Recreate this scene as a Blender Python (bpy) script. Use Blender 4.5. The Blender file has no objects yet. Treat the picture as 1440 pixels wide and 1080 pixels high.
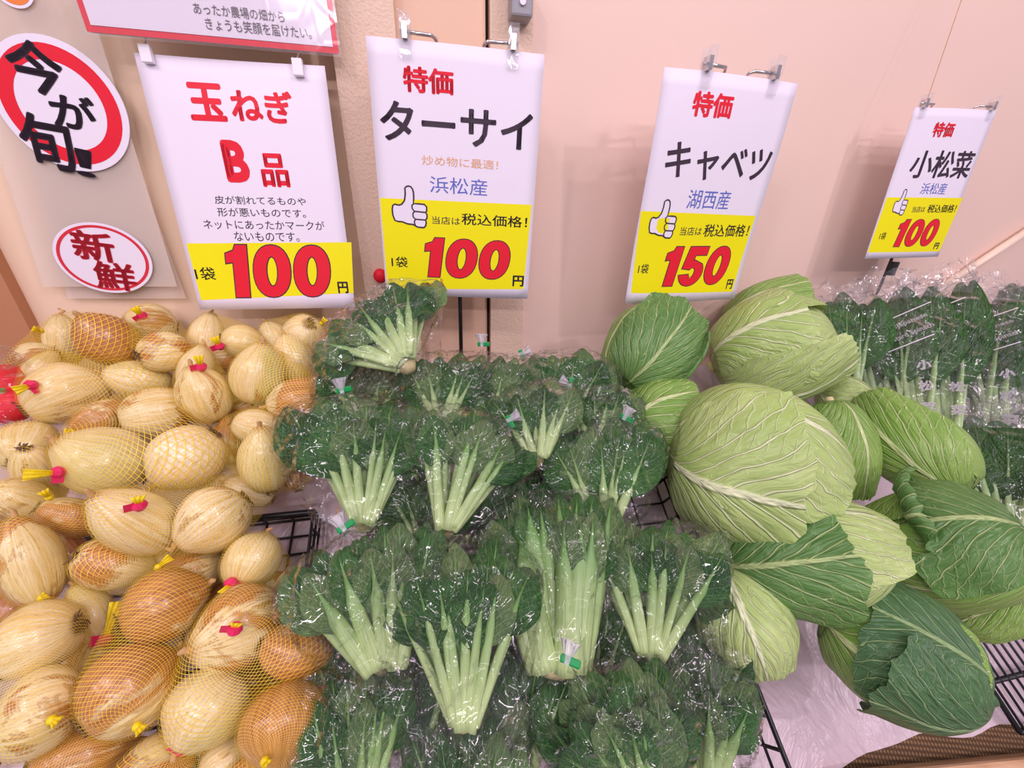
import bpy, math, random
from math import sin, cos, pi, radians as R, sqrt, exp
from mathutils import Vector as V, Matrix, noise
from mathutils.bvhtree import BVHTree
from mathutils.geometry import tessellate_polygon
import bmesh

SC = bpy.context.scene
COL = SC.collection
random.seed(7)

# ------------------------------------------------------------------ camera, world, lights, exposure
F = 542.35                      # focal length in pixels of the 1440x1080 frame
PITCH, ROLL = R(24.666), R(-1.368)
CAM = V((0, 0, 1.40))
fw = V((0, cos(PITCH), -sin(PITCH)))
rt0 = V((1, 0, 0)); dn0 = fw.cross(rt0)
RT = rt0 * cos(ROLL) + dn0 * sin(ROLL)
DN = -rt0 * sin(ROLL) + dn0 * cos(ROLL)
cam = bpy.data.cameras.new('camera'); camo = bpy.data.objects.new('camera', cam); COL.objects.link(camo)
cam.sensor_width = 36; cam.lens = 36 * F / 1440; cam.clip_start = 0.02
m = Matrix((RT, -DN, -fw)).transposed().to_4x4(); m.translation = CAM
camo.matrix_world = m
SC.camera = camo

w = bpy.data.worlds.new('world'); SC.world = w; w.use_nodes = True
bg = w.node_tree.nodes['Background']; bg.inputs[0].default_value = (1.0, 0.86, 0.99, 1); bg.inputs[1].default_value = 0.34

def area(name, loc, target, sx, sy, power, col=(1, .95, .97)):
    l = bpy.data.lights.new(name, 'AREA'); l.shape = 'RECTANGLE'; l.size = sx; l.size_y = sy; l.energy = power; l.color = col
    o = bpy.data.objects.new(name, l); COL.objects.link(o); o.location = loc
    o.rotation_euler = (V(target) - V(loc)).to_track_quat('-Z', 'Y').to_euler(); return o
def spot(name, loc, target, power, ang, rad, col=(1, .96, .97)):
    l = bpy.data.lights.new(name, 'SPOT'); l.energy = power; l.spot_size = R(ang); l.spot_blend = .6; l.shadow_soft_size = rad; l.color = col
    o = bpy.data.objects.new(name, l); COL.objects.link(o); o.location = loc
    o.rotation_euler = (V(target) - V(loc)).to_track_quat('-Z', 'Y').to_euler(); return o
PK = (1.0, .84, .96)
for lx, ly, lz, pw in ((-1.1, -.9, 2.9, 7), (.9, -.9, 2.9, 7), (-.2, -1.1, 2.95, 6.5), (.2, -2.2, 2.6, 19), (2.0, -1.5, 2.8, 10), (-2.0, -1.4, 2.8, 10), (.3, -.1, 3.0, 1.4), (-1.0, -.1, 3.0, 1.0)):
    area('ceiling_tube_lamp', (lx, ly, lz), (lx * .3, .4, 1.1), 1.3, .11, pw, PK)
spot('ceiling_spot_lamp', (1.75, -.75, 2.65), (.45, .6, 1.2), 34, 64, .03, PK)
spot('ceiling_spot_lamp', (1.2, -.35, 2.8), (.35, .6, 1.2), 18, 64, .025, PK)
spot('ceiling_spot_lamp', (-.7, -.6, 2.8), (-.35, .4, 1.15), 17, 64, .035, PK)
SC.view_settings.view_transform = 'Standard'; SC.view_settings.look = 'None'
SC.view_settings.exposure = -0.04; SC.view_settings.gamma = 1.0; SC.view_settings.use_curve_mapping = False
SC.cycles.transparent_max_bounces = 28
SC.cycles.max_bounces = 7
SC.cycles.caustics_reflective = False; SC.cycles.caustics_refractive = False
SC.cycles.sample_clamp_indirect = 4.0

# ------------------------------------------------------------------ geometry of the place
def ray(px, py): return (RT * (px - 720) + DN * (py - 540) + fw * F).normalized()
WA = R(11.3); WU = V((cos(WA), sin(WA), 0)); WN = V((sin(WA), -cos(WA), 0)); WO = V((-.08, .66, 0))
def wall_hit(px, py, d=0.0):                     # point on the wall plane shifted d metres into the room
    r = ray(px, py); o = WO + WN * d
    return CAM + r * ((o - CAM).dot(WN) / r.dot(WN))
def wall_sz(px, py, d=0.0):
    p = wall_hit(px, py, d); return (p - WO).dot(WU), p.z
def wpt(s, z, d=0.0): return WO + WU * s + WN * d + V((0, 0, z))
SLN = V((.12, -.6, 1)).normalized()              # normal of the sloping display
SLU = V((1, .2, 0)).normalized(); SLV = SLN.cross(SLU)
def slope_z(x, y, dh=0.0): return 1.40 - .37 + dh + .6 * (y - .2 * x - .2)
def hit(px, py, dh=0.0):                         # point on the produce surface, dh metres higher
    r = ray(px, py); o = V((0, 0, slope_z(0, 0, dh)))
    return CAM + r * ((o - CAM).dot(SLN) / r.dot(SLN))
BASE = -.155

# ------------------------------------------------------------------ mesh helpers
def build(name, verts, faces, mat, parent=None, uvs=None, smooth=True):
    me = bpy.data.meshes.new(name); me.from_pydata([tuple(v) for v in verts], [], faces)
    if uvs is not None:
        ul = me.uv_layers.new(name='UVMap')
        for p in me.polygons:
            for li in p.loop_indices: ul.data[li].uv = uvs[me.loops[li].vertex_index]
    if smooth:
        for p in me.polygons: p.use_smooth = True
    me.materials.append(mat); me.update()
    o = bpy.data.objects.new(name, me); COL.objects.link(o)
    if parent: o.parent = parent
    return o
def empty(name, loc=(0, 0, 0)):
    o = bpy.data.objects.new(name, None); COL.objects.link(o); o.location = loc; o.empty_display_size = .02
    return o
def tag(o, label, cat, group=None, kind=None):
    if label: o['label'] = label
    if cat: o['category'] = cat
    if group: o['group'] = group
    if kind: o['kind'] = kind
    return o
def grid(nu, nv, fn, closed_u=False):
    vs, uv, fs = [], [], []
    for j in range(nv + 1):
        for i in range(nu + (0 if closed_u else 1)):
            u, v = i / nu, j / nv
            vs.append(fn(u, v)); uv.append((u, v))
    n = nu if closed_u else nu + 1
    for j in range(nv):
        for i in range(nu):
            a, b = j * n + i, j * n + (i + 1) % n
            fs.append((a, b, b + n, a + n))
    return vs, fs, uv
class MB:
    def __init__(s): s.v, s.f, s.uv = [], [], []
    def add(s, vs, fs, uv=None):
        b = len(s.v); s.v += [V(x) for x in vs]; s.f += [tuple(i + b for i in f) for f in fs]
        s.uv += list(uv) if uv else [(0, 0)] * len(vs)
    def box(s, c, ax, ay, az):
        c = V(c); vs = [c + ax * i + ay * j + az * k for i in (-1, 1) for j in (-1, 1) for k in (-1, 1)]
        s.add(vs, [(0, 1, 3, 2), (4, 6, 7, 5), (0, 4, 5, 1), (2, 3, 7, 6), (0, 2, 6, 4), (1, 5, 7, 3)])
    def tube(s, pts, rad, n=8, cap=True):
        pts = [V(p) for p in pts]; vs, fs, uv = [], [], []
        T = [(pts[min(i + 1, len(pts) - 1)] - pts[max(i - 1, 0)]).normalized() for i in range(len(pts))]
        ref = V((0, 0, 1)) if abs(T[0].z) < .9 else V((1, 0, 0))
        a = T[0].cross(ref).normalized()
        for i, p in enumerate(pts):
            a = (a - T[i] * a.dot(T[i])).normalized(); b = T[i].cross(a)
            r = rad[i] if isinstance(rad, (list, tuple)) else rad
            for k in range(n):
                t = 2 * pi * k / n; vs.append(p + a * (cos(t) * r) + b * (sin(t) * r)); uv.append((k / n, i / max(1, len(pts) - 1)))
        for i in range(len(pts) - 1):
            for k in range(n):
                fs.append((i * n + k, i * n + (k + 1) % n, (i + 1) * n + (k + 1) % n, (i + 1) * n + k))
        if cap: fs.append(tuple(range(n))[::-1]); fs.append(tuple((len(pts) - 1) * n + k for k in range(n)))
        s.add(vs, fs, uv)
    def build(s, name, mat, parent=None, smooth=False): return build(name, s.v, s.f, mat, parent, s.uv, smooth)

# ------------------------------------------------------------------ materials
def mat(name):
    m = bpy.data.materials.new(name); m.use_nodes = True; nt = m.node_tree
    return m, nt, nt.nodes['Principled BSDF']
def nd(nt, typ, **kw):
    n = nt.nodes.new(typ)
    for k, v in kw.items(): setattr(n, k, v)
    return n
def lk(nt, a, b): nt.links.new(a, b)
def math_(nt, op, a, b=None, c=None, clamp=False):
    n = nd(nt, 'ShaderNodeMath', operation=op); n.use_clamp = clamp
    for i, x in enumerate((a, b, c)):
        if x is None: continue
        if isinstance(x, (int, float)): n.inputs[i].default_value = x
        else: lk(nt, x, n.inputs[i])
    return n.outputs[0]
def mixc(nt, f, a, b, mode='MIX'):
    n = nd(nt, 'ShaderNodeMix', data_type='RGBA', blend_type=mode)
    for i, x in ((0, f), (6, a), (7, b)):
        if isinstance(x, (int, float)): n.inputs[i].default_value = x
        elif isinstance(x, tuple): n.inputs[i].default_value = (*x, 1)
        else: lk(nt, x, n.inputs[i])
    return n.outputs[2]
def noise_(nt, vec, scale, detail=3, rough=.55, dist=0.0):
    n = nd(nt, 'ShaderNodeTexNoise'); n.inputs['Scale'].default_value = scale; n.inputs['Detail'].default_value = detail
    n.inputs['Roughness'].default_value = rough; n.inputs['Distortion'].default_value = dist
    if vec is not None: lk(nt, vec, n.inputs['Vector'])
    return n.outputs['Fac']
def step_(nt, x, lo, hi):
    n = nd(nt, 'ShaderNodeMapRange', interpolation_type='SMOOTHSTEP'); lk(nt, x, n.inputs[0])
    n.inputs[1].default_value = lo; n.inputs[2].default_value = hi; return n.outputs[0]
def mapping(nt, vec, scale=(1, 1, 1), loc=None):
    n = nd(nt, 'ShaderNodeMapping'); lk(nt, vec, n.inputs[0]); n.inputs['Scale'].default_value = scale
    if loc is not None: lk(nt, loc, n.inputs['Location'])
    return n.outputs[0]
def bump_(nt, h, bsdf, strength=.3, dist=.002):
    n = nd(nt, 'ShaderNodeBump'); n.inputs['Strength'].default_value = strength; n.inputs['Distance'].default_value = dist
    lk(nt, h, n.inputs['Height']); lk(nt, n.outputs[0], bsdf.inputs['Normal']); return n.outputs[0]
def plain(name, col, rough=.5, metal=0.0, spec=.5, noise=0.0, nscale=40, bump=0.0):
    m, nt, b = mat(name); b.inputs['Roughness'].default_value = rough; b.inputs['Metallic'].default_value = metal
    b.inputs['Specular IOR Level'].default_value = spec
    tc = nd(nt, 'ShaderNodeTexCoord'); n = noise_(nt, tc.outputs['Object'], nscale)
    lk(nt, mixc(nt, n, tuple(c * (1 - noise) for c in col), tuple(min(1, c * (1 + noise)) for c in col)), b.inputs['Base Color'])
    if bump: bump_(nt, n, b, bump, .002)
    return m
def s2l(r, g, b):
    f = lambda c: (c / 255 / 12.92) if c / 255 <= .04045 else ((c / 255 + .055) / 1.055) ** 2.4
    return (f(r), f(g), f(b))
def leafy(name, dark, light, vein, nlat, slope, rib, lat_amt, net_amt, rough=.38, trans=.12, crink=.5, nscale=7, kk=1.0):
    """leaf with midrib, lateral veins and fine network laid out in UV (u across, v along)"""
    m, nt, b = mat(name)
    uv = nd(nt, 'ShaderNodeUVMap').outputs[0]; oi = nd(nt, 'ShaderNodeObjectInfo')
    sep = nd(nt, 'ShaderNodeSeparateXYZ'); lk(nt, uv, sep.inputs[0])
    tc = nd(nt, 'ShaderNodeTexCoord')
    wob = math_(nt, 'MULTIPLY', math_(nt, 'SUBTRACT', noise_(nt, tc.outputs['Object'], 9, 2), .5), .24)
    u = math_(nt, 'ABSOLUTE', math_(nt, 'ADD', math_(nt, 'MULTIPLY', math_(nt, 'SUBTRACT', sep.outputs[0], .5), 2.0), math_(nt, 'MULTIPLY', wob, .5)))
    v = math_(nt, 'ADD', sep.outputs[1], wob)
    ribw = math_(nt, 'MULTIPLY_ADD', v, -rib * .65, rib)
    ribm = math_(nt, 'SUBTRACT', 1.0, step_(nt, math_(nt, 'DIVIDE', u, ribw), .5, 1.25))
    t = math_(nt, 'SUBTRACT', v, math_(nt, 'MULTIPLY', math_(nt, 'POWER', u, .85), slope))
    sg = math_(nt, 'MULTIPLY', math_(nt, 'GREATER_THAN', sep.outputs[0], .5), .43)
    tf = math_(nt, 'ABSOLUTE', math_(nt, 'SUBTRACT', math_(nt, 'FRACT', math_(nt, 'MULTIPLY_ADD', t, nlat, sg)), .5))
    t2 = math_(nt, 'SUBTRACT', v, math_(nt, 'MULTIPLY', u, slope * .35))
    tb = math_(nt, 'ABSOLUTE', math_(nt, 'SUBTRACT', math_(nt, 'FRACT', math_(nt, 'MULTIPLY_ADD', t2, nlat * 2.3, sg)), .5))
    brm = math_(nt, 'MULTIPLY', math_(nt, 'SUBTRACT', 1.0, step_(nt, tb, .03, .10)), step_(nt, u, .25, .5))
    lw = math_(nt, 'MULTIPLY_ADD', u, -.06, .115)
    latm = math_(nt, 'SUBTRACT', 1.0, step_(nt, math_(nt, 'DIVIDE', tf, lw), .25, 1.0))
    vo = nd(nt, 'ShaderNodeTexVoronoi', feature='DISTANCE_TO_EDGE'); vo.inputs['Scale'].default_value = 1.0
    cv = nd(nt, 'ShaderNodeCombineXYZ'); lk(nt, math_(nt, 'MULTIPLY', u, 9 * kk), cv.inputs[0]); lk(nt, math_(nt, 'MULTIPLY', t, nlat * 2.2), cv.inputs[1]); lk(nt, math_(nt, 'MULTIPLY', oi.outputs['Random'], 30), cv.inputs[2])
    lk(nt, cv.outputs[0], vo.inputs['Vector'])
    netm = math_(nt, 'SUBTRACT', 1.0, step_(nt, vo.outputs['Distance'], .0, .07))
    vm = math_(nt, 'MAXIMUM', ribm, math_(nt, 'MAXIMUM', math_(nt, 'MULTIPLY', latm, lat_amt), math_(nt, 'MAXIMUM', math_(nt, 'MULTIPLY', netm, net_amt), math_(nt, 'MULTIPLY', brm, lat_amt * .38))), clamp=True)
    big = noise_(nt, tc.outputs['Object'], nscale * 2, 4)
    fac = math_(nt, 'ADD', math_(nt, 'MULTIPLY', step_(nt, big, .3, .72), .75), math_(nt, 'MULTIPLY', oi.outputs['Random'], .35), clamp=True)
    base = mixc(nt, fac, dark, light)
    lk(nt, mixc(nt, vm, base, vein), b.inputs['Base Color'])
    b.inputs['Roughness'].default_value = rough; b.inputs['Specular IOR Level'].default_value = .45
    h = math_(nt, 'ADD', math_(nt, 'MULTIPLY', vm, .8), math_(nt, 'MULTIPLY', noise_(nt, tc.outputs['Object'], 60, 4), crink))
    h = math_(nt, 'ADD', h, math_(nt, 'MULTIPLY', step_(nt, vo.outputs['Distance'], 0, .35), crink * .8 + .12))
    h = math_(nt, 'ADD', h, math_(nt, 'MULTIPLY', step_(nt, tf, .02, .40), .35))
    bump_(nt, h, b, .75, .004)
    if trans:
        tr = nd(nt, 'ShaderNodeBsdfTranslucent'); lk(nt, base, tr.inputs[0])
        mx = nd(nt, 'ShaderNodeMixShader'); mx.inputs[0].default_value = trans
        lk(nt, b.outputs[0], mx.inputs[1]); lk(nt, tr.outputs[0], mx.inputs[2]); lk(nt, mx.outputs[0], nt.nodes['Material Output'].inputs[0])
    return m

def wall_mat(name, col, bumpy):
    m, nt, b = mat(name); tc = nd(nt, 'ShaderNodeTexCoord')
    n1 = noise_(nt, tc.outputs['Object'], 5, 4); n2 = noise_(nt, tc.outputs['Object'], 260, 3)
    lk(nt, mixc(nt, n1, tuple(c * .95 for c in col), col), b.inputs['Base Color'])
    b.inputs['Roughness'].default_value = .5; b.inputs['Specular IOR Level'].default_value = .3
    bump_(nt, n2, b, bumpy, .002); return m
M = {}
M['wall'] = wall_mat('painted_wall', s2l(236, 208, 192), .08)
M['stucco'] = wall_mat('stippled_paint', s2l(230, 204, 180), .7)
M['panel'] = wall_mat('painted_panel', s2l(230, 194, 166), .1)
M['leftwall'] = wall_mat('cream_panel', s2l(240, 214, 184), .05)
M['brown'] = plain('brown_edging', s2l(186, 130, 92), .5, noise=.06)
M['dark'] = plain('dark_gap', (.02, .018, .016), .8)
M['paper'] = plain('white_paper', s2l(236, 230, 242), .55, spec=.3, noise=.01)
M['yellow'] = plain('yellow_print', s2l(242, 236, 8), .5, spec=.3, noise=.01)
M['red'] = plain('red_print', s2l(228, 30, 52), .5, spec=.3, noise=.02)
M['stampred'] = plain('stamp_red', s2l(214, 50, 66), .5, spec=.3, noise=.1, nscale=120)
M['ink'] = plain('black_print', s2l(62, 50, 62), .5, spec=.3)
M['grey_ink'] = plain('grey_print', s2l(92, 82, 88), .5, spec=.3)
M['blue'] = plain('blue_print', s2l(96, 112, 196), .5, spec=.3)
M['gold'] = plain('gold_print', s2l(226, 172, 120), .5, spec=.3)
M['orange'] = plain('orange_print', s2l(235, 130, 50), .5)
M['chrome'] = plain('chrome', (.72, .70, .72), .16, 1.0)
M['black'] = plain('black_plastic_wire', (.012, .012, .013), .38)
M['grey'] = plain('grey_plastic', s2l(150, 150, 156), .4)
M['pink'] = plain('pink_tape', s2l(224, 40, 96), .35, noise=.15, nscale=150)
M['tail'] = plain('yellow_net_tail', s2l(246, 212, 20), .45, noise=.25, nscale=300, bump=.5)
M['green_tape'] = plain('green_tape', s2l(14, 150, 78), .3)
M['white_print'] = plain('white_print', (.86, .84, .88), .4)
M['rail'] = plain('cream_rail', s2l(248, 224, 200), .35)
M['root'] = plain('dry_root', s2l(112, 84, 58), .9, noise=.5, nscale=200)
M['neck'] = plain('dry_neck', s2l(196, 156, 100), .8, noise=.4, nscale=200)
M['stalk'] = None
def stalk_mat(name, c0, c1):
    m, nt, b = mat(name); uv = nd(nt, 'ShaderNodeUVMap').outputs[0]; sep = nd(nt, 'ShaderNodeSeparateXYZ'); lk(nt, uv, sep.inputs[0])
    tc = nd(nt, 'ShaderNodeTexCoord')
    st = noise_(nt, mapping(nt, uv, (26, 2, 1)), 1.0, 3)
    c = mixc(nt, step_(nt, math_(nt, 'ADD', sep.outputs[1], math_(nt, 'MULTIPLY', math_(nt, 'SUBTRACT', noise_(nt, tc.outputs['Object'], 18, 2), .5), .35)), .05, .95), c0, c1)
    lk(nt, mixc(nt, math_(nt, 'MULTIPLY', step_(nt, st, .45, .7), .35), c, tuple(x * .62 for x in c1)), b.inputs['Base Color'])
    b.inputs['Roughness'].default_value = .32; bump_(nt, st, b, .5, .001); return m
M['stalk'] = stalk_mat('pale_green_stalk', s2l(190, 214, 146), s2l(98, 152, 70))
M['kstalk'] = stalk_mat('green_stalk', s2l(186, 212, 150), s2l(96, 150, 72))
M['cut'] = plain('cut_stem_base', s2l(214, 202, 150), .7, noise=.3, nscale=120)
M['tatsoi'] = leafy('tatsoi_leaf', s2l(24, 76, 36), s2l(78, 138, 66), s2l(130, 176, 102), 7, .35, .08, .5, .25, .28, .08, .9, 9)
M['tatsoi_pale'] = leafy('tatsoi_leaf_underside', s2l(80, 124, 74), s2l(122, 158, 94), s2l(174, 200, 138), 7, .35, .10, .7, .4, .34, .1, .8, 9)
M['komatsuna'] = leafy('komatsuna_leaf', s2l(24, 72, 30), s2l(72, 130, 58), s2l(118, 166, 94), 7, .35, .08, .45, .2, .3, .08, .6, 9)
M['cab_pale'] = leafy('cabbage_pale', s2l(154, 188, 96), s2l(190, 212, 134), s2l(226, 236, 188), 6, .95, .08, .8, .10, .34, .1, .12, 4, .8)
M['cab_mid'] = leafy('cabbage_mid', s2l(112, 160, 62), s2l(150, 188, 92), s2l(212, 228, 162), 6, .95, .075, .8, .12, .34, .1, .12, 4, .8)
M['cab_dark'] = leafy('cabbage_dark', s2l(68, 118, 54), s2l(106, 150, 78), s2l(178, 202, 134), 6, .9, .07, .75, .16, .36, .1, .15, 4, .8)
M['cab_deep'] = leafy('cabbage_deep', s2l(60, 100, 62), s2l(88, 130, 80), s2l(148, 180, 122), 6, .9, .055, .7, .22, .38, .1, .18, 4, .8)

def onion_mat():
    m, nt, b = mat('onion_skin')
    uv = nd(nt, 'ShaderNodeUVMap').outputs[0]; oi = nd(nt, 'ShaderNodeObjectInfo'); tc = nd(nt, 'ShaderNodeTexCoord')
    sep = nd(nt, 'ShaderNodeSeparateXYZ'); lk(nt, uv, sep.inputs[0])
    col = nd(nt, 'ShaderNodeSeparateColor'); lk(nt, oi.outputs['Color'], col.inputs[0])
    off = nd(nt, 'ShaderNodeCombineXYZ'); r = math_(nt, 'MULTIPLY', oi.outputs['Random'], 57)
    for i in range(3): lk(nt, r, off.inputs[i])
    ang = math_(nt, 'MULTIPLY', sep.outputs[0], 2 * pi)
    cyl = nd(nt, 'ShaderNodeCombineXYZ'); lk(nt, math_(nt, 'COSINE', ang), cyl.inputs[0]); lk(nt, math_(nt, 'SINE', ang), cyl.inputs[1]); lk(nt, math_(nt, 'MULTIPLY', sep.outputs[1], .22), cyl.inputs[2])
    st = noise_(nt, mapping(nt, cyl.outputs[0], (1, 1, 1), off.outputs[0]), 9, 4, .65)
    fine = nd(nt, 'ShaderNodeTexNoise'); fine.inputs['Scale'].default_value = 24; lk(nt, mapping(nt, cyl.outputs[0], (1, 1, 1), off.outputs[0]), fine.inputs['Vector'])
    big = noise_(nt, mapping(nt, tc.outputs['Object'], (1, 1, .7), off.outputs[0]), 17, 4, .6, .6)
    pale = mixc(nt, step_(nt, st, .32, .72), s2l(248, 240, 206), s2l(228, 200, 132))
    green = mixc(nt, math_(nt, 'MULTIPLY', step_(nt, noise_(nt, mapping(nt, tc.outputs['Object'], (1, 1, .4), off.outputs[0]), 13, 2), .42, .68), col.outputs[1]), pale, s2l(190, 190, 100))
    bcol = mixc(nt, step_(nt, st, .3, .7), s2l(214, 154, 98), s2l(168, 106, 66))
    thr = math_(nt, 'MULTIPLY_ADD', col.outputs[0], -.36, .71)
    d = math_(nt, 'SUBTRACT', math_(nt, 'ADD', big, math_(nt, 'MULTIPLY', math_(nt, 'SUBTRACT', st, .5), .22)), thr)
    skin = mixc(nt, step_(nt, d, -.012, .045), green, bcol)
    # torn dark edges round the dry patches and fine darker streak lines
    e1 = math_(nt, 'SUBTRACT', 1.0, step_(nt, math_(nt, 'ABSOLUTE', d), .0, .016))
    skin = mixc(nt, math_(nt, 'MULTIPLY', e1, .45), skin, s2l(130, 82, 50))
    ln = math_(nt, 'SUBTRACT', 1.0, step_(nt, math_(nt, 'ABSOLUTE', math_(nt, 'SUBTRACT', fine.outputs[0], .5)), .0, .03))
    skin = mixc(nt, math_(nt, 'MULTIPLY', ln, .45), skin, s2l(150, 106, 62))
    # brown root end and neck end
    v = math_(nt, 'ADD', sep.outputs[1], math_(nt, 'MULTIPLY', math_(nt, 'SUBTRACT', st, .5), .14))
    skin = mixc(nt, math_(nt, 'MULTIPLY', math_(nt, 'SUBTRACT', 1.0, step_(nt, v, .05, .12)), .85), skin, s2l(120, 84, 56))
    skin = mixc(nt, math_(nt, 'MULTIPLY', step_(nt, v, .84, .97), .7), skin, s2l(176, 130, 78))
    lk(nt, skin, b.inputs['Base Color']); b.inputs['Roughness'].default_value = .27; b.inputs['Specular IOR Level'].default_value = .6; b.inputs['Coat Weight'].default_value = .35; b.inputs['Coat Roughness'].default_value = .14
    b.inputs['Subsurface Weight'].default_value = 0.0
    h = math_(nt, 'ADD', st, math_(nt, 'MULTIPLY', step_(nt, d, -.01, .02), .5)); bump_(nt, h, b, .3, .002)
    return m
M['onion'] = onion_mat()

def net_mat(name, col, n_u, n_v, thick):
    m = bpy.data.materials.new(name); m.use_nodes = True; nt = m.node_tree; b = nt.nodes['Principled BSDF']
    uv = nd(nt, 'ShaderNodeUVMap').outputs[0]; sep = nd(nt, 'ShaderNodeSeparateXYZ'); lk(nt, uv, sep.inputs[0])
    a = math_(nt, 'MULTIPLY', sep.outputs[0], n_u); c = math_(nt, 'MULTIPLY', sep.outputs[1], n_v)
    f = None
    for s in ('ADD', 'SUBTRACT'):
        t = math_(nt, 'ABSOLUTE', math_(nt, 'SUBTRACT', math_(nt, 'FRACT', math_(nt, s, a, c)), .5))
        k = math_(nt, 'LESS_THAN', t, thick)
        f = k if f is None else math_(nt, 'MAXIMUM', f, k)
    b.inputs['Base Color'].default_value = (*col, 1); b.inputs['Roughness'].default_value = .4
    tr = nd(nt, 'ShaderNodeBsdfTransparent'); mx = nd(nt, 'ShaderNodeMixShader')
    lk(nt, f, mx.inputs[0]); lk(nt, tr.outputs[0], mx.inputs[1]); lk(nt, b.outputs[0], mx.inputs[2])
    lk(nt, mx.outputs[0], nt.nodes['Material Output'].inputs[0]); return m
M['net'] = net_mat('yellow_net', s2l(246, 214, 62), 46, 46, .052)

def film_mat(name, haze, crease, rough=.07, tint=(1, 1, 1), milk=(.9, .88, .93)):
    m = bpy.data.materials.new(name); m.use_nodes = True; nt = m.node_tree; nt.nodes.remove(nt.nodes['Principled BSDF'])
    tc = nd(nt, 'ShaderNodeTexCoord')
    a = noise_(nt, mapping(nt, tc.outputs['Object'], (1, .45, 1)), 17, 1.5, .5, .8)
    rid = math_(nt, 'ABSOLUTE', math_(nt, 'SUBTRACT', a, .5))
    vo = nd(nt, 'ShaderNodeTexVoronoi', feature='DISTANCE_TO_EDGE'); vo.inputs['Scale'].default_value = 22
    lk(nt, mapping(nt, tc.outputs['Object'], (1.3, .5, 1)), vo.inputs['Vector'])
    h = math_(nt, 'SUBTRACT', math_(nt, 'MULTIPLY', rid, -3.0), math_(nt, 'MULTIPLY', step_(nt, vo.outputs['Distance'], 0, .12), .4))
    bp = nd(nt, 'ShaderNodeBump'); bp.inputs['Strength'].default_value = crease; bp.inputs['Distance'].default_value = .012; lk(nt, h, bp.inputs['Height'])
    gl = nd(nt, 'ShaderNodeBsdfGlossy'); gl.inputs['Roughness'].default_value = rough; lk(nt, bp.outputs[0], gl.inputs['Normal'])
    geo = nd(nt, 'ShaderNodeNewGeometry'); dp = nd(nt, 'ShaderNodeVectorMath', operation='DOT_PRODUCT'); lk(nt, bp.outputs[0], dp.inputs[0]); lk(nt, geo.outputs['Incoming'], dp.inputs[1])
    fres = math_(nt, 'MULTIPLY_ADD', math_(nt, 'POWER', math_(nt, 'SUBTRACT', 1.0, math_(nt, 'ABSOLUTE', dp.outputs['Value']), clamp=True), 4.5), .6, .062)
    df = nd(nt, 'ShaderNodeBsdfDiffuse'); df.inputs[0].default_value = (*milk, 1)
    tr = nd(nt, 'ShaderNodeBsdfTransparent'); tr.inputs[0].default_value = (*tint, 1)
    m1 = nd(nt, 'ShaderNodeMixShader'); m1.inputs[0].default_value = haze; lk(nt, tr.outputs[0], m1.inputs[1]); lk(nt, df.outputs[0], m1.inputs[2])
    m2 = nd(nt, 'ShaderNodeMixShader'); lk(nt, fres, m2.inputs[0])
    lk(nt, m1.outputs[0], m2.inputs[1]); lk(nt, gl.outputs[0], m2.inputs[2]); lk(nt, m2.outputs[0], nt.nodes['Material Output'].inputs[0])
    return m
M['film'] = film_mat('clear_film', .004, 1.0, .06)
M['film_neck'] = film_mat('gathered_film', .38, 1.0, .15)
M['sleeve'] = film_mat('clear_sleeve', .06, .03, .12)
M['clip'] = film_mat('clear_acrylic', .10, .15, .05)
M['sheetclear'] = film_mat('translucent_sheet', .30, .05, .25, milk=(.95, .84, .74))
M['film_mouth'] = film_mat('crinkled_film', .05, 1.0, .07)  # extra white haze in the colour stands in for glints on bag mouths
def sheet_mat():
    m, nt, b = mat('milky_plastic_sheet'); tc = nd(nt, 'ShaderNodeTexCoord')
    a = noise_(nt, tc.outputs['Object'], 9, 5, .6, 1.2); r = math_(nt, 'ABSOLUTE', math_(nt, 'SUBTRACT', a, .5))
    lk(nt, mixc(nt, noise_(nt, tc.outputs['Object'], 4, 2), s2l(196, 176, 182), s2l(216, 198, 204)), b.inputs['Base Color'])
    b.inputs['Roughness'].default_value = .3; bump_(nt, r, b, .8, .012); return m
M['sheet'] = sheet_mat()
def wood_mat():
    m, nt, b = mat('pale_wood'); tc = nd(nt, 'ShaderNodeTexCoord')
    g = noise_(nt, mapping(nt, tc.outputs['Object'], (2, 40, 40)), 2.2, 4, .6, .6)
    lk(nt, mixc(nt, step_(nt, g, .3, .7), s2l(190, 146, 108), s2l(220, 178, 140)), b.inputs['Base Color']); b.inputs['Roughness'].default_value = .5; return m
M['wood'] = wood_mat()
def burlap_mat():
    m, nt, b = mat('burlap_weave'); tc = nd(nt, 'ShaderNodeTexCoord')
    ck = []
    for ax in range(2):
        wv = nd(nt, 'ShaderNodeTexWave'); wv.bands_direction = 'XY'[ax]; wv.inputs['Scale'].default_value = 70; wv.inputs['Distortion'].default_value = 2.5; wv.inputs['Detail Scale'].default_value = 40; lk(nt, tc.outputs['Object'], wv.inputs[0]); ck.append(wv.outputs[1])
    h = math_(nt, 'MULTIPLY', ck[0], ck[1])
    lk(nt, mixc(nt, h, s2l(96, 70, 46), s2l(196, 158, 116)), b.inputs['Base Color']); b.inputs['Roughness'].default_value = .9; bump_(nt, h, b, .6, .002); return m
M['burlap'] = burlap_mat()

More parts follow.
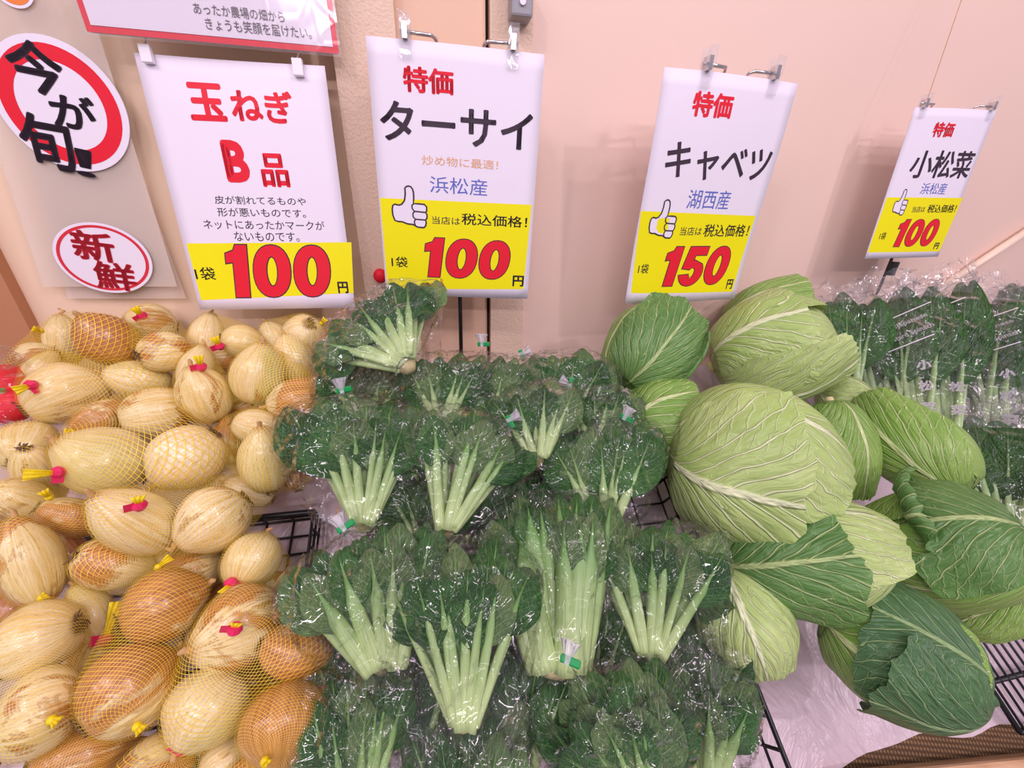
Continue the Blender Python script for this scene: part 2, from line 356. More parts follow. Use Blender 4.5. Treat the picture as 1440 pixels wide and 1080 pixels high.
# ------------------------------------------------------------------ the setting: walls
def slab(name, quad_sz, d0, d1, m, kind='structure'):
    """wall slab between wall-coordinates s0..s1, z0..z1 from depth d0 (back) to d1 (front)"""
    s0, s1, z0, z1 = quad_sz; mb = MB()
    c = wpt((s0 + s1) / 2, (z0 + z1) / 2, (d0 + d1) / 2)
    mb.box(c, WU * ((s1 - s0) / 2), V((0, 0, (z1 - z0) / 2)), WN * ((d1 - d0) / 2))
    o = mb.build(name, m)
    if kind: o['kind'] = kind
    return o
S = lambda px, py=220, d=0: wall_sz(px, py, d)[0]
ZB, ZT = 0.0, 2.9
sA, sB = S(490), S(571); sC, sD = S(684), S(689); sE = S(742)
slab('wall_left', (-1.9, sA, ZB, ZT), -.12, -.012, M['leftwall'])
slab('trim_1', (sA, sB, ZB, ZT), -.12, .012, M['stucco'])
slab('wall_center', (sB, sC, ZB, ZT), -.12, -.004, M['panel'])
slab('trim_2', (sC, sD, ZB, ZT), -.12, -.02, M['dark'])
slab('trim_3', (sD, sE, ZB, ZT), -.12, .006, M['stucco'])
slab('wall_right', (sE, 3.2, ZB, ZT), -.12, 0.0, M['wall'])
slab('trim_4', (-1.9, S(16, 380, -.012), ZB, ZT), -.012, .004, M['brown'])
mb = MB(); mb.box((0, 0, -.02), V((2.6, 0, 0)), V((0, 2.6, 0)), V((0, 0, .02))); o = mb.build('floor', M['grey']); o['kind'] = 'structure'
# cream rail running up the wall
a, b = wall_hit(1318, 408, .012), wall_hit(1475, 305, .012)
mb = MB(); mb.tube([a, b], .0075, 10); o = mb.build('trim_5', M['rail'], smooth=True); o['kind'] = 'structure'
# sensor box on the narrow pilaster
t = empty('sensor_box', wall_hit(732, 2, .012)); ctr = wall_hit(732, -2, .02)
tag(t, 'small grey plastic box fixed high on the narrow wall pilaster', 'sensor')
def beveled_box(name, c, ax, ay, az, m, parent, bev=.003):
    mb = MB(); mb.box((0, 0, 0), ax, ay, az); o = mb.build(name, m, parent)
    o.location = V(c) - (parent.location if parent else V((0, 0, 0)))
    md = o.modifiers.new('bevel', 'BEVEL'); md.width = bev; md.segments = 2
    return o
beveled_box('housing', ctr, WU * .014, V((0, 0, .022)), WN * .014, M['grey'], t)
mb = MB(); q = ctr + WN * .0145 - V((0, 0, .008)) - t.location; mb.tube([q, q + WN * .002], .004, 12); mb.build('button', M['paper'], t)
# red knob behind the second sign
c = wall_hit(535, 388, .02); mb = MB(); mb.tube([c - WN * .009, c - WN * .002, c + WN * .004, c + WN * .007], [.006, .011, .010, .004], 14)
tag(mb.build('wall_magnet', M['red'], smooth=True), 'red round knob on the wall peeking out beside the tatsoi price sign', 'knob')
# thin thread from above to the last sign
a, b = wall_hit(1352, 0, .05), wall_hit(1304, 140, .07)
mb = MB(); mb.tube([a + (a - b) * .4, a, b], .0005, 6); tag(mb.build('hanging_thread', M['neck']), 'thin thread hanging down the bare wall above the farthest price sign', 'thread')

# ------------------------------------------------------------------ lettering
_tc = {}
def text2d(body, offset=0.0):
    k = (body, offset)
    if k in _tc: return _tc[k]
    bold, offset = offset, 0.0
    cu = bpy.data.curves.new('lettering', 'FONT'); cu.body = body; cu.resolution_u = 3; cu.offset = offset
    o = bpy.data.objects.new('lettering', cu); COL.objects.link(o)
    bpy.context.view_layer.update()
    me = bpy.data.meshes.new_from_object(o.evaluated_get(bpy.context.evaluated_depsgraph_get()))
    vs = [(v.co.x, v.co.y) for v in me.vertices]; fs = [tuple(p.vertices) for p in me.polygons]
    bpy.data.objects.remove(o); bpy.data.curves.remove(cu); bpy.data.meshes.remove(me)
    xs = [v[0] for v in vs] or [0, 1]; ys = [v[1] for v in vs] or [0, 1]
    x0, x1, y0, y1 = min(xs), max(xs), min(ys), max(ys)
    if bold:
        v0, f0, vs, fs = vs, fs, [], []
        for i in range(9):
            dx, dy = (0, 0) if i == 8 else (bold * cos(i * pi / 4), bold * sin(i * pi / 4)); b = len(vs)
            vs += [(x + dx, y + dy) for x, y in v0]; fs += [tuple(q + b for q in f) for f in f0]
        x0 -= bold; y0 -= bold; x1 += bold; y1 += bold
    vs = [((x - x0) / (x1 - x0), (y - y0) / max(1e-6, y1 - y0)) for x, y in vs]
    _tc[k] = (vs, fs); return vs, fs
def fill(polys):
    pts = [p for pl in polys for p in pl]
    tri = tessellate_polygon([[V((x, y, 0)) for x, y in pl] for pl in polys])
    return pts, [tuple(t) for t in tri]
def off_poly(pl, d):
    n = len(pl); out = []
    ar = sum(pl[i][0] * pl[(i + 1) % n][1] - pl[(i + 1) % n][0] * pl[i][1] for i in range(n))
    s = 1 if ar > 0 else -1
    for i in range(n):
        a, b, c = V(pl[i - 1]), V(pl[i]), V(pl[(i + 1) % n])
        e1, e2 = (b - a).normalized(), (c - b).normalized()
        n1, n2 = V((e1.y, -e1.x)) * s, V((e2.y, -e2.x)) * s
        k = n1 + n2; L = k.length
        k = k / L if L > 1e-4 else n1
        q = b + k * (d / max(.45, k.dot(n1))); out.append((q.x, q.y))
    return out
def ell(cx, cy, rx, ry, a0=0, a1=360, n=28, p=2.0):
    out = []
    for i in range(n + (0 if a1 - a0 == 360 else 1)):
        t = R(a0 + (a1 - a0) * i / n); c, s_ = cos(t), sin(t)
        out.append((cx + rx * math.copysign(abs(c) ** (2 / p), c), cy + ry * math.copysign(abs(s_) ** (2 / p), s_)))
    return out
def digit(ch):
    """heavy display digit in a box about .72 wide and 1 high: outer outline, holes"""
    if ch == '0': return [ell(.37, .5, .37, .5, p=2.2), ell(.37, .5, .115, .29)], .74
    if ch == '1': return [[(.14, 0), (.42, 0), (.42, 1), (.20, 1), (.16, .9), (0, .84), (0, .66), (.14, .68)]], .46
    if ch == '5':
        outer = [(.68, 1), (.10, 1), (.04, .45), (.28, .42), (.33, .47), (.40, .475), (.455, .42), (.465, .33), (.44, .24), (.38, .2), (.32, .22), (.29, .29), (0, .27)] + ell(.36, .33, .36, .34, 188, 450, 22)[1:-4] + [(.36, .66), (.32, .64), (.34, .79), (.68, .79)]
        return [outer], .72
def price2d(txt, slant=.13, grow=0.0):
    vs, fs, x = [], [], 0
    for ch in txt:
        pl, wd = digit(ch)
        if grow: pl = [off_poly(pl[0], grow)] + [off_poly(h, -grow) for h in pl[1:]]
        p, f = fill(pl); b = len(vs); vs += [(px + x + slant * py, py) for px, py in p]; fs += [tuple(i + b for i in t) for t in f]; x += wd + .07
    W_ = x - .07 + slant
    return [(px / W_, py) for px, py in vs], fs
def stroke(pl, wd, closed=False):
    n = len(pl); vs, fs = [], []
    for i in range(n):
        a = V(pl[i - 1] if (i or closed) else pl[i]); c = V(pl[(i + 1) % n] if (i < n - 1 or closed) else pl[i])
        t = (c - a).normalized(); nn = V((-t.y, t.x)) * wd / 2; b = V(pl[i]); vs += [tuple(b + nn), tuple(b - nn)]
    for i in range(n if closed else n - 1):
        j = (i + 1) % n; fs.append((2 * i, 2 * i + 1, 2 * j + 1, 2 * j))
    return vs, fs
THUMB = [(222, 645), (228, 640), (235, 638), (243, 640), (249, 647), (252, 660), (252, 680), (250, 699), (270, 699), (290, 700), (298, 708), (298, 722), (294, 729), (299, 738), (298, 750), (292, 757), (295, 766), (292, 779), (285, 786), (262, 785), (245, 776), (225, 775), (205, 768), (190, 768), (178, 764), (172, 745), (171, 725), (174, 710), (182, 705), (196, 708), (207, 704), (218, 690), (222, 668)]
THUMB_LINES = [[(252, 699), (244, 706), (245, 718), (252, 727)], [(252, 727), (294, 729)], [(252, 728), (246, 736), (247, 748), (254, 755)], [(254, 756), (292, 757)], [(254, 757), (250, 768), (254, 780)]]

class Sheet:
    """a flat printed sheet: origin, right and up axes, front normal; pixels of the photo are read off on its plane to lay out its print"""
    def __init__(s, org, ax, az, bend=None):
        s.o, s.ax, s.az = V(org), V(ax).normalized(), V(az).normalized(); s.n = s.az.cross(s.ax) * -1
        if s.n.dot(CAM - s.o) < 0: s.n = -s.n
        s.bend = bend or (lambda x, z: 0.0)
    def loc(s, px, py):
        r = ray(px, py); p = CAM + r * ((s.o - CAM).dot(s.n) / r.dot(s.n)) - s.o
        return p.dot(s.ax), p.dot(s.az)
    def pt(s, x, z, d=0.0): return s.ax * x + s.az * z + s.n * (d + s.bend(x, z))
    def flat(s, name, vf, d, m, parent):
        vs, fs = vf; o = build(name, [s.pt(x, z, d) for x, z in vs], fs, m, parent, smooth=False)
        o.location = s.o - parent.location; return o
    def panel(s, name, corners, d, m, parent, n=10):
        """bilinear quad (TL, TR, BR, BL in sheet coordinates), closed with a thin back"""
        tl, tr, br, bl = [V(c) for c in corners]
        def fn(u, v): q = (bl.lerp(br, u)).lerp(tl.lerp(tr, u), v); return (q.x, q.y)
        vs, fs, _ = grid(n, n, fn); return s.flat(name, (vs, fs), d, m, parent)
    def box_text(s, name, body, px, d, m, parent, off=0.0, lean=0.0, vf=None, slope=0.0):
        x0, y0, x1, y1 = px; hh = y1 - y0
        if lean < 0: A, B = (x0 - lean * hh, y0), (x1 + lean * hh, y1)
        else: A, B = (x0, y0), (x1, y1)
        a, b = s.loc(*A), s.loc(*B)
        vs, fs = vf or text2d(body, off)
        return s.flat(name, ([(a[0] + (b[0] - a[0]) * x, b[1] + (a[1] - b[1]) * y) for x, y in vs], fs), d, m, parent)

def paper_obj(sh, w_, h_, parent, name='paper', m=None):
    vs, fs, _ = grid(14, 18, lambda u, v: ((u - .5) * w_, (v - .5) * h_))
    front = [sh.pt(x, z, 0) for x, z in vs]; back = [sh.pt(x, z, -.0006) for x, z in vs]; n = len(front)
    F2 = fs + [tuple(i + n for i in reversed(f)) for f in fs]
    ring = [i for i in range(15)] + [j * 15 + 14 for j in range(1, 19)] + [18 * 15 + i for i in range(13, -1, -1)] + [j * 15 for j in range(17, 0, -1)]
    for i in range(len(ring)):
        a, b = ring[i], ring[(i + 1) % len(ring)]; F2.append((a, a + n, b + n, b))
    o = build(name, front + back, F2, m or M['paper'], parent); o.location = sh.o - parent.location
    return o

def sign_frame(pos, rx, ry, rz, k=1.0, bend=None):
    mt = Matrix.Rotation(R(rz), 3, 'Z') @ Matrix.Rotation(R(ry), 3, 'Y') @ Matrix.Rotation(R(rx), 3, 'X')
    return Sheet(V(pos) * k + CAM, mt @ V((1, 0, 0)), mt @ V((0, 0, 1)), bend)
def fz(sx, ox, oy):
    return lambda *a: tuple((ox if i % 2 == 0 else oy) + v / sx for i, v in enumerate(a))
def price_sign(sh, k, label, zf, lean, rows, title, price, thumb, small, yel):
    t = empty('price_sign', sh.o - sh.az * (.1485 * k)); tag(t, label, 'sign', 'paper price signs')
    paper_obj(sh, .21 * k, .297 * k, t)
    ys = [sh.loc(*zf(*yel[i:i + 2])) for i in (0, 2, 4, 6)]
    sh.panel('price_panel', ys, .00015, M['yellow'], t)
    for (body, box, mm, off) in rows:
        sh.box_text('lettering', body, zf(*box), .0003, M[mm], t, off, lean)
    for body, box, off in small: sh.box_text('lettering', body, zf(*box), .00045, M['ink'], t, off, lean)
    bx = zf(*price[1])
    sh.box_text('price_outline', None, bx, .0003, M['ink'], t, lean=lean, vf=price2d(price[0], grow=.022))
    sh.box_text('price', None, bx, .0005, M['red'], t, lean=lean, vf=price2d(price[0]))
    if thumb:
        nrm = [((x - 171) / 128, (787 - y) / 149) for x, y in THUMB]
        asp = 149 / 128
        th = [(x, y * asp) for x, y in nrm]
        vf = fill([th]); o1 = ([(x, y / asp) for x, y in vf[0]], vf[1])
        hand = sh.box_text('thumb_icon', None, zf(*thumb), .0003, M['paper'], t, lean=lean, vf=o1)
        V_, F_ = stroke(th, .045, True)
        for ln in THUMB_LINES:
            a, b = stroke([((x - 171) / 128, (787 - y) / 149 * asp) for x, y in ln], .04); F_ += [tuple(i + len(V_) for i in f) for f in b]; V_ += a
        sh.box_text('thumb_outline', None, zf(*thumb), .0005, M['ink'], t, lean=lean, vf=([(x, y / asp) for x, y in V_], F_))
    return t
zt = fz(2.454, 480, 0); zc = fz(2.483, 860, 40); zo = fz(2.454, 0, 0)
SH = {}
SH['onion'] = sign_frame((-.343, .566, .006), -5.6, -.1, 9.0, bend=lambda x, z: .05 * max(0, z - .10) * cos(x / .105 * pi / 2) * -2.0 + .0012 * cos(x * 20))
SH['tatsoi'] = sign_frame((-.079, .581, .024), .2, 1.9, 6.2, bend=lambda x, z: .002 * cos(x * 18))
SH['cabbage'] = sign_frame((.279, .633, .013), 1.2, -.1, 13.7, bend=lambda x, z: .006 * cos(x * 15 + .6) + .004 * sin(z * 14))
KK = .76
SH['kom'] = sign_frame((.922, .98, .058), -1.9, -1.5, 10.2, KK, bend=lambda x, z: .004 * cos(x * 18))
price_sign(SH['onion'], 1, 'white paper sign reading 玉ねぎ with a yellow 100 yen panel, above the onions', zo, .1,
    [('玉', (632, 280, 790, 422), 'red', .035), ('ねぎ', (785, 302, 1020, 430), 'red', .03), ('B', (757, 482, 872, 632), 'red', .05), ('品', (890, 528, 1005, 648), 'red', .03),
     ('皮が割れてるものや', (738, 675, 1058, 710), 'ink', 0), ('形が悪いものです。', (748, 716, 1058, 752), 'ink', 0), ('ネットにあったかマークが', (698, 757, 1122, 795), 'ink', 0), ('ないものです。', (806, 799, 1036, 834), 'ink', 0)],
    None, ('100', (752, 845, 1162, 1022)), None, [('1袋', (667, 922, 748, 966), .006), ('円', (1163, 972, 1204, 1012), .03)],
    (643, 840, 1212, 836, 1220, 1011, 694, 1036))
price_sign(SH['tatsoi'], 1, 'paper sign reading ターサイ with a yellow 100 yen panel, held over the bagged tatsoi', zt, 0.0,
    [('特価', (210, 225, 388, 333), 'red', .035), ('ターサイ', (128, 342, 655, 523), 'ink', .022), ('炒め物に最適！', (278, 535, 540, 587), 'gold', 0), ('浜松産', (305, 607, 503, 677), 'blue', 0)],
    None, ('100', (275, 818, 585, 965)), (170, 638, 298, 787), [('当店は', (313, 745, 410, 777), 0), ('税込価格！', (415, 735, 640, 787), .008), ('1袋', (172, 884, 230, 923), .006), ('円', (592, 950, 628, 989), .03)],
    (133, 683, 657, 707, 628, 998, 160, 995))
price_sign(SH['cabbage'], 1, 'paper sign reading キャベツ with a yellow 150 yen panel, held over the cabbages', zc, -.17,
    [('特価', (258, 222, 413, 322), 'red', .035), ('キャベツ', (165, 395, 558, 540), 'ink', .018), ('湖西産', (252, 562, 413, 632), 'blue', 0)],
    None, ('150', (162, 762, 425, 893)), (120, 597, 230, 732), [('当店は', (232, 692, 312, 722), 0), ('税込価格！', (316, 683, 488, 728), .008), ('1袋', (90, 822, 130, 855), .006), ('円', (408, 878, 433, 912), .03)],
    (100, 637, 510, 655, 430, 922, 68, 924))
price_sign(SH['kom'], KK, 'small paper sign reading 小松菜 with a yellow 100 yen panel, farthest along the wall', zc, -.36,
    [('特価', (1105, 328, 1195, 383), 'red', .035), ('小松菜', (1022, 425, 1272, 525), 'ink', .02), ('浜松産', (1065, 540, 1168, 580), 'blue', 0)],
    None, ('100', (967, 668, 1148, 758)), (968, 562, 1043, 652), [('当店は', (1038, 622, 1088, 642), 0), ('税込価格！', (1090, 615, 1205, 643), .008), ('1袋', (928, 712, 957, 737), .006), ('円', (1118, 748, 1142, 770), .03)],
    (960, 590, 1225, 592, 1143, 778, 893, 782))

# stands behind three signs: pole, two bent chrome arms, clear clips
def clip_on(sh, x, z, k, parent, d=.0):
    c = empty('clip', (0, 0, 0)); c.parent = parent; base = sh.o + sh.pt(x, z, 0) - parent.location
    mb = MB(); a, u, n = sh.ax * k, sh.az * k, sh.n * k
    mb.box(base + n * .003 + u * -.004, a * .0065, u * .013, n * .0012); mb.box(base - n * .003 + u * -.002, a * .0065, u * .012, n * .0012)
    mb.box(base + n * .006 + u * .014, a * .0065, u * .009, n * .001 + u * .002); mb.box(base - n * .006 + u * .014, a * .0065, u * .009, n * .001 - u * .002)
    mb.build('jaw', M['clip'], c)
    mb = MB(); mb.box(base + u * .008, a * .0028, u * .0075, n * .0062); mb.build('spring', M['chrome'], c)
    return c
def stand(key, k, cx, label, pole_px, holder=False):
    sh = SH[key]; hw, hh = .105 * k, .1485 * k
    foot_s = hit(*pole_px, BASE + .02)
    bx = sh.o + sh.pt(0, -hh, -.022)
    t = empty('sign_stand', (bx.x, bx.y, slope_z(bx.x, bx.y, BASE))); tag(t, label, 'stand', 'sign stands')
    L = t.location; back = -.014
    mb = MB(); mb.tube([V((0, 0, 0)), sh.o + sh.pt(0, -hh * .2, back) - L], .0032 * k, 10); mb.build('pole', M['black'], t, True)
    if holder:
        mb = MB(); q = sh.o + sh.pt(.0, -hh - .02, back) - L; mb.tube([q - V((0, 0, .012)), q + V((0, 0, .012))], .008, 10); mb.build('pole_clamp', M['black'], t)
    for sx, xc in ((-1, cx[0]), (1, cx[1])):
        top = hh + .007 * k; p = []
        x_in = xc - sx * .036 * k
        p += [sh.pt(0, -hh * .2, back), sh.pt(sx * .006, 0, back), sh.pt(x_in - sx * .003, top - .02, back), sh.pt(x_in, top - .006, back), sh.pt(x_in + sx * .002, top - .001, back * .7), sh.pt(x_in + sx * .006, top, -.004), sh.pt(xc + sx * .006, top, 0)]
        mb = MB(); mb.tube([sh.o + q - L for q in p], .0021 * k, 8); mb.build('arm', M['chrome'], t, True)
        clip_on(sh, xc, hh - .001, k, t)
stand('tatsoi', 1, (-.060, .066), 'black pole with bent chrome arms clipping the ターサイ price sign', (648, 480))
stand('cabbage', 1, (-.047, .060), 'black pole with bent chrome arms clipping the キャベツ price sign', (952, 432))
stand('kom', KK, (-.066, .066), 'black pole with chrome arms clipping the small 小松菜 price sign', (1243, 400), True)
# hooks that hang the onion sign from the banner
for px, py, lab in ((207, 62, 'white clip hook holding the upper corner of the 玉ねぎ sign nearest the round stamps'), (420, 86, 'white clip hook holding the corner of the 玉ねぎ sign nearest the pilaster')):
    sh = SH['onion']; x, z = sh.loc(px, py + 10); p = sh.o + sh.pt(x, min(z, .147), .003)
    t = empty('clip_hook', p); tag(t, lab, 'clip', 'clip hooks under the banner')
    beveled_box('clip_body', p + sh.n * .001, sh.ax * .006, sh.az * .009, sh.n * .003, M['white_print'], t, .001)
    mb = MB(); mb.tube([sh.az * .009, sh.az * .016 + sh.ax * .003, sh.az * .023 + sh.ax * .002, sh.az * .027 - sh.ax * .002, sh.az * .024 - sh.ax * .006], .0011, 6); mb.build('hook', M['chrome'], t, True)

# banner with red border, and the round stickers on translucent sheets
def wall_sheet(px, py, d): return Sheet(wall_hit(px, py, d), WU, V((0, 0, 1)))
sh = wall_sheet(300, 30, .035); t = empty('banner_sign', sh.o); tag(t, 'white banner with a red border and grey Japanese lettering, above the 玉ねぎ sign', 'banner')
L1 = sh.loc(122, 43); L2 = sh.loc(477, 77); hz = .30; zb = (L1[1] + L2[1]) / 2
cr = lambda g, zt_: [(L1[0] + g, zb + hz - zt_), (L2[0] - g, zb + hz - zt_), (L2[0] - g, zb + g), (L1[0] + g, zb + g)]
sh.panel('border', cr(0, 0), 0, M['red'], t); sh.panel('board', cr(.006, .006), .0006, M['paper'], t)
sh.panel('back_board', [cr(0, 0)[i] for i in (1, 0, 3, 2)], -.003, M['paper'], t)
sh.box_text('lettering', 'あったか農場の畑から', zo(663, 8, 985, 80), .0012, M['grey_ink'], t)
sh.box_text('lettering', 'きょうも笑顔を届けたい。', zo(705, 60, 1078, 137), .0012, M['grey_ink'], t)
sh.panel('sleeve', [(L1[0] - .003, zb + hz), (L2[0] + .003, zb + hz), (L2[0] + .003, zb - .004), (L1[0] - .003, zb - .004)], .003, M['sleeve'], t)

def poly_sheet(name, pxs, d, m, label, cat):
    sh = wall_sheet(*pxs[0], d); t = [sh.loc(*p) for p in pxs]
    o = build(name, [sh.pt(x, z) for x, z in t] + [sh.pt(x, z, -.0008) for x, z in t], [(0, 1, 2, 3), (7, 6, 5, 4), (0, 4, 5, 1), (1, 5, 6, 2), (2, 6, 7, 3), (3, 7, 4, 0)], m, smooth=False)
    o.location = sh.o; return tag(o, label, cat)
poly_sheet('plastic_sheet', [(-90, -40), (112, -40), (249, 403), (60, 403)], .004, M['sheetclear'], 'translucent plastic sheet hung on the wall behind the round 今が旬 sticker', 'sheet')
poly_sheet('plastic_sheet', [(20, 150), (160, 150), (262, 420), (95, 420)], -.004, M['sheetclear'], 'longer translucent plastic sheet hanging lowest behind the 新鮮 stamp sticker', 'sheet')
def round_sign(px, rx, ry, rot, d, label, ring, chars, rim):
    sh = wall_sheet(*px, d); t = empty('round_sign', sh.o); tag(t, label, 'sticker', 'round stickers on the wall')
    def E(r0, r1=None, a=0, n=56):
        c, s_ = cos(R(rot)), sin(R(rot)); out = []
        for i in range(n):
            th = 2 * pi * i / n; x, z = r0 * rx * cos(th), r0 * ry * sin(th)
            out.append((x * c - z * s_, x * s_ + z * c))
        return out
    v = E(1); sh.flat('disc', fill([v]), 0, M['paper'], t)
    sh.flat('backing', (v, [tuple(range(len(v)))[::-1]]), -.0008, M['paper'], t)
    if ring: sh.flat('ring', fill([E(ring[0]), E(ring[1])]), .0002, M[rim], t)
    for body, box, off, mm, ang in chars:
        vs, fs = text2d(body, off); x0, y0, x1, y1 = zo(*box); cxp, cyp = (x0 + x1) / 2, (y0 + y1) / 2
        cx, cz = sh.loc(cxp, cyp); w_ = sh.loc(x1, cyp)[0] - sh.loc(x0, cyp)[0]; h_ = sh.loc(cxp, y0)[1] - sh.loc(cxp, y1)[1]
        c, s_ = cos(R(ang)), sin(R(ang)); q = []
        for x, y in vs:
            a, b = (x - .5) * w_, (y - .5) * h_; q.append((cx + a * c - b * s_, cz + a * s_ + b * c))
        sh.flat('lettering', (q, fs), .0005, M[mm], t)
    return t
round_sign((87, 150), .067, .069, 0, .006, 'large round white sticker with a red ring and black brushed 今が旬！', (.89, .66),
    [('今', (30, 140, 215, 330), .03, 'ink', -8), ('が', (178, 325, 330, 450), .03, 'ink', -8), ('旬', (75, 395, 250, 590), .028, 'ink', -8), ('！', (262, 515, 325, 612), .012, 'ink', -12)], 'red')
round_sign((146, 364), .057, .047, 0, .007, 'small round white sticker stamped with red 新鮮', (.93, .86),
    [('新', (250, 797, 395, 903), .03, 'stampred', -8), ('鮮', (328, 905, 470, 1003), .026, 'stampred', -8)], 'stampred')
t = round_sign((14, -22), .020, .020, 0, .006, 'orange round sticker with white edge cut off at the photo corner', (.86, .02), [], 'orange')

# ------------------------------------------------------------------ the display: sheets, baskets, board
def slope_pt(x, y, dh): return V((x, y, slope_z(x, y, dh)))
def sloped(name, x0, x1, y0, y1, dh, m, nx=40, ny=40, amp=.004, seed=0, thick=0.0, lip=0.0, y0b=None):
    """cloth or film lying on the slope; x,y with y measured along the wall-parallel rows"""
    def fn(u, v):
        x = x0 + (x1 - x0) * u; ys = y0 if y0b is None else y0 + (y0b - y0) * u; yy = ys + (y1 - ys) * v; y = yy + .2 * x
        a = noise.noise(V((x * 9 + seed, yy * 9, seed))) * amp + abs(noise.noise(V((x * 17, yy * 13 + seed, 3)))) * amp
        e = noise.noise(V((x * 14 + seed, 1.7, yy * 2))) * lip * (1 - v) ** 3
        return slope_pt(x, y + e, dh + a)
    vs, fs, uv = grid(nx, ny, fn); return build(name, vs, fs, m, uvs=uv)
_a, _b = hit(1040, 1085, BASE), hit(1440, 1034, BASE)
_ya, _yb = _a.y - .2 * _a.x, _b.y - .2 * _b.x; _g = (_yb - _ya) / (_b.x - _a.x)
FE = (_ya + _g * (-.02 - _a.x), _ya + _g * (1.0 - _a.x))       # front edge of the liner, running along the wooden board
mb = MB()
c = slope_pt(0, .33, BASE - .05); mb.box(c, SLU * 1.15, SLV * .36, SLN * .016); o = mb.build('display_shelf', M['wood']); tag(o, 'sloping shelf deck under all the produce', 'shelf')
tag(sloped('burlap_cloth', -.9, 1.05, .035, .60, BASE - .026, M['burlap'], 50, 30, .004, 3), 'brown burlap cloth showing under the milky sheet edge', 'cloth')
tag(sloped('plastic_liner', -.02, 1.0, FE[0], .62, BASE - .001, M['sheet'], 70, 50, .010, 9, lip=.02, y0b=FE[1]), 'milky plastic liner spread under the cabbages', 'liner', 'milky plastic liners')
tag(sloped('plastic_liner', -.85, .055, .03, .62, BASE - .008, M['sheet'], 60, 50, .010, 21, lip=.02), 'milky plastic liner showing between the onions and the tatsoi', 'liner', 'milky plastic liners')
# front board of the shelf
a, b = hit(1085, 1086, BASE + .004), hit(1470, 1050, BASE + .004)
mb = MB(); ax = (b - a); mb.box((a + b) / 2 - SLV * .035 , ax * .65, SLV * .03, SLN * .012); o = mb.build('wooden_board', M['wood']); tag(o, 'pale wooden board along the front edge of the shelf', 'board')
md = o.modifiers.new('bevel', 'BEVEL'); md.width = .004; md.segments = 2

def frame_at(p, h): return lambda a, b, c: p + SLU * a + SLV * b + SLN * c
def wire_basket(c, hw, hl, ht, label, name='wire_basket', nx=9, ny=12):
    t = empty(name, c); tag(t, label, 'basket', 'black wire baskets'); q = lambda a, b, z: SLU * a + SLV * b + SLN * z
    r = .0022
    mb = MB()
    for i in range(nx + 1): x = -hw + 2 * hw * i / nx; mb.tube([q(x, -hl, 0), q(x, hl, 0)], r * .7, 6)
    for j in range(ny + 1): y = -hl + 2 * hl * j / ny; mb.tube([q(-hw, y, 0), q(hw, y, 0)], r * .7, 6)
    mb.build('floor_grid', M['black'], t, True)
    mb = MB()
    mb.tube([q(-hw, -hl, ht), q(hw, -hl, ht), q(hw, hl, ht), q(-hw, hl, ht), q(-hw, -hl, ht)], r * 1.6, 8); mb.build('rim', M['black'], t, True)
    for (p0, p1, n) in (((-hw, -hl), (hw, -hl), nx), ((hw, -hl), (hw, hl), ny), ((hw, hl), (-hw, hl), nx), ((-hw, hl), (-hw, -hl), ny)):
        mb = MB()
        for i in range(n + 1):
            x, y = p0[0] + (p1[0] - p0[0]) * i / n, p0[1] + (p1[1] - p0[1]) * i / n; mb.tube([q(x, y, 0), q(x, y, ht)], r * .8, 6)
        mb.tube([q(*p0, ht * .5), q(*p1, ht * .5)], r * .8, 6); mb.build('side_grid', M['black'], t, True)
    return t
def slope_ab(px, py, dh):
    d = hit(px, py, dh) - V((0, 0, slope_z(0, 0, dh))); return d.dot(SLU), d.dot(SLV)
def basket_px(rf, rb, lf, ht, label, dh=BASE + .004, **kw):
    a1, b1 = slope_ab(*rf, dh + ht); a2, b2 = slope_ab(*rb, dh + ht); a3, _ = slope_ab(*lf, dh + ht)
    ar = (a1 + a2) / 2; cx, cy = (ar + a3) / 2, (b1 + b2) / 2
    return wire_basket(V((0, 0, slope_z(0, 0, dh))) + SLU * cx + SLV * cy, (ar - a3) / 2, (b2 - b1) / 2, ht, label, **kw)
basket_px((1086, 1050), (935, 640), (505, 1060), .056, 'black wire basket under the bagged tatsoi, its rounded rim showing beside the liner')
basket_px((425, 1075), (424, 705), (-260, 1050), .030, 'black wire basket holding the netted onions', nx=12)
# flat rack under the cabbages at the corner
rc = hit(1450, 965, BASE + .018); t = empty('wire_rack', rc); tag(t, 'flat black wire rack poking out from under the cabbages in the corner', 'rack')
q = lambda a, b, z=0: SLU * a + SLV * b + SLN * z
mb = MB()
for i in range(14): x = -.05 + i * .0125; mb.tube([q(x, -.035), q(x, .15)], .0015, 6)
mb.build('thin_bars', M['black'], t, True)
mb = MB()
for y in (-.035, .012, .06, .105, .15): mb.tube([q(-.056, y, -.002), q(.13, y, -.002)], .0030, 8)
mb.tube([q(-.056, -.035, -.002), q(-.056, .15, -.002)], .0030, 8); mb.build('cross_bars', M['black'], t, True)

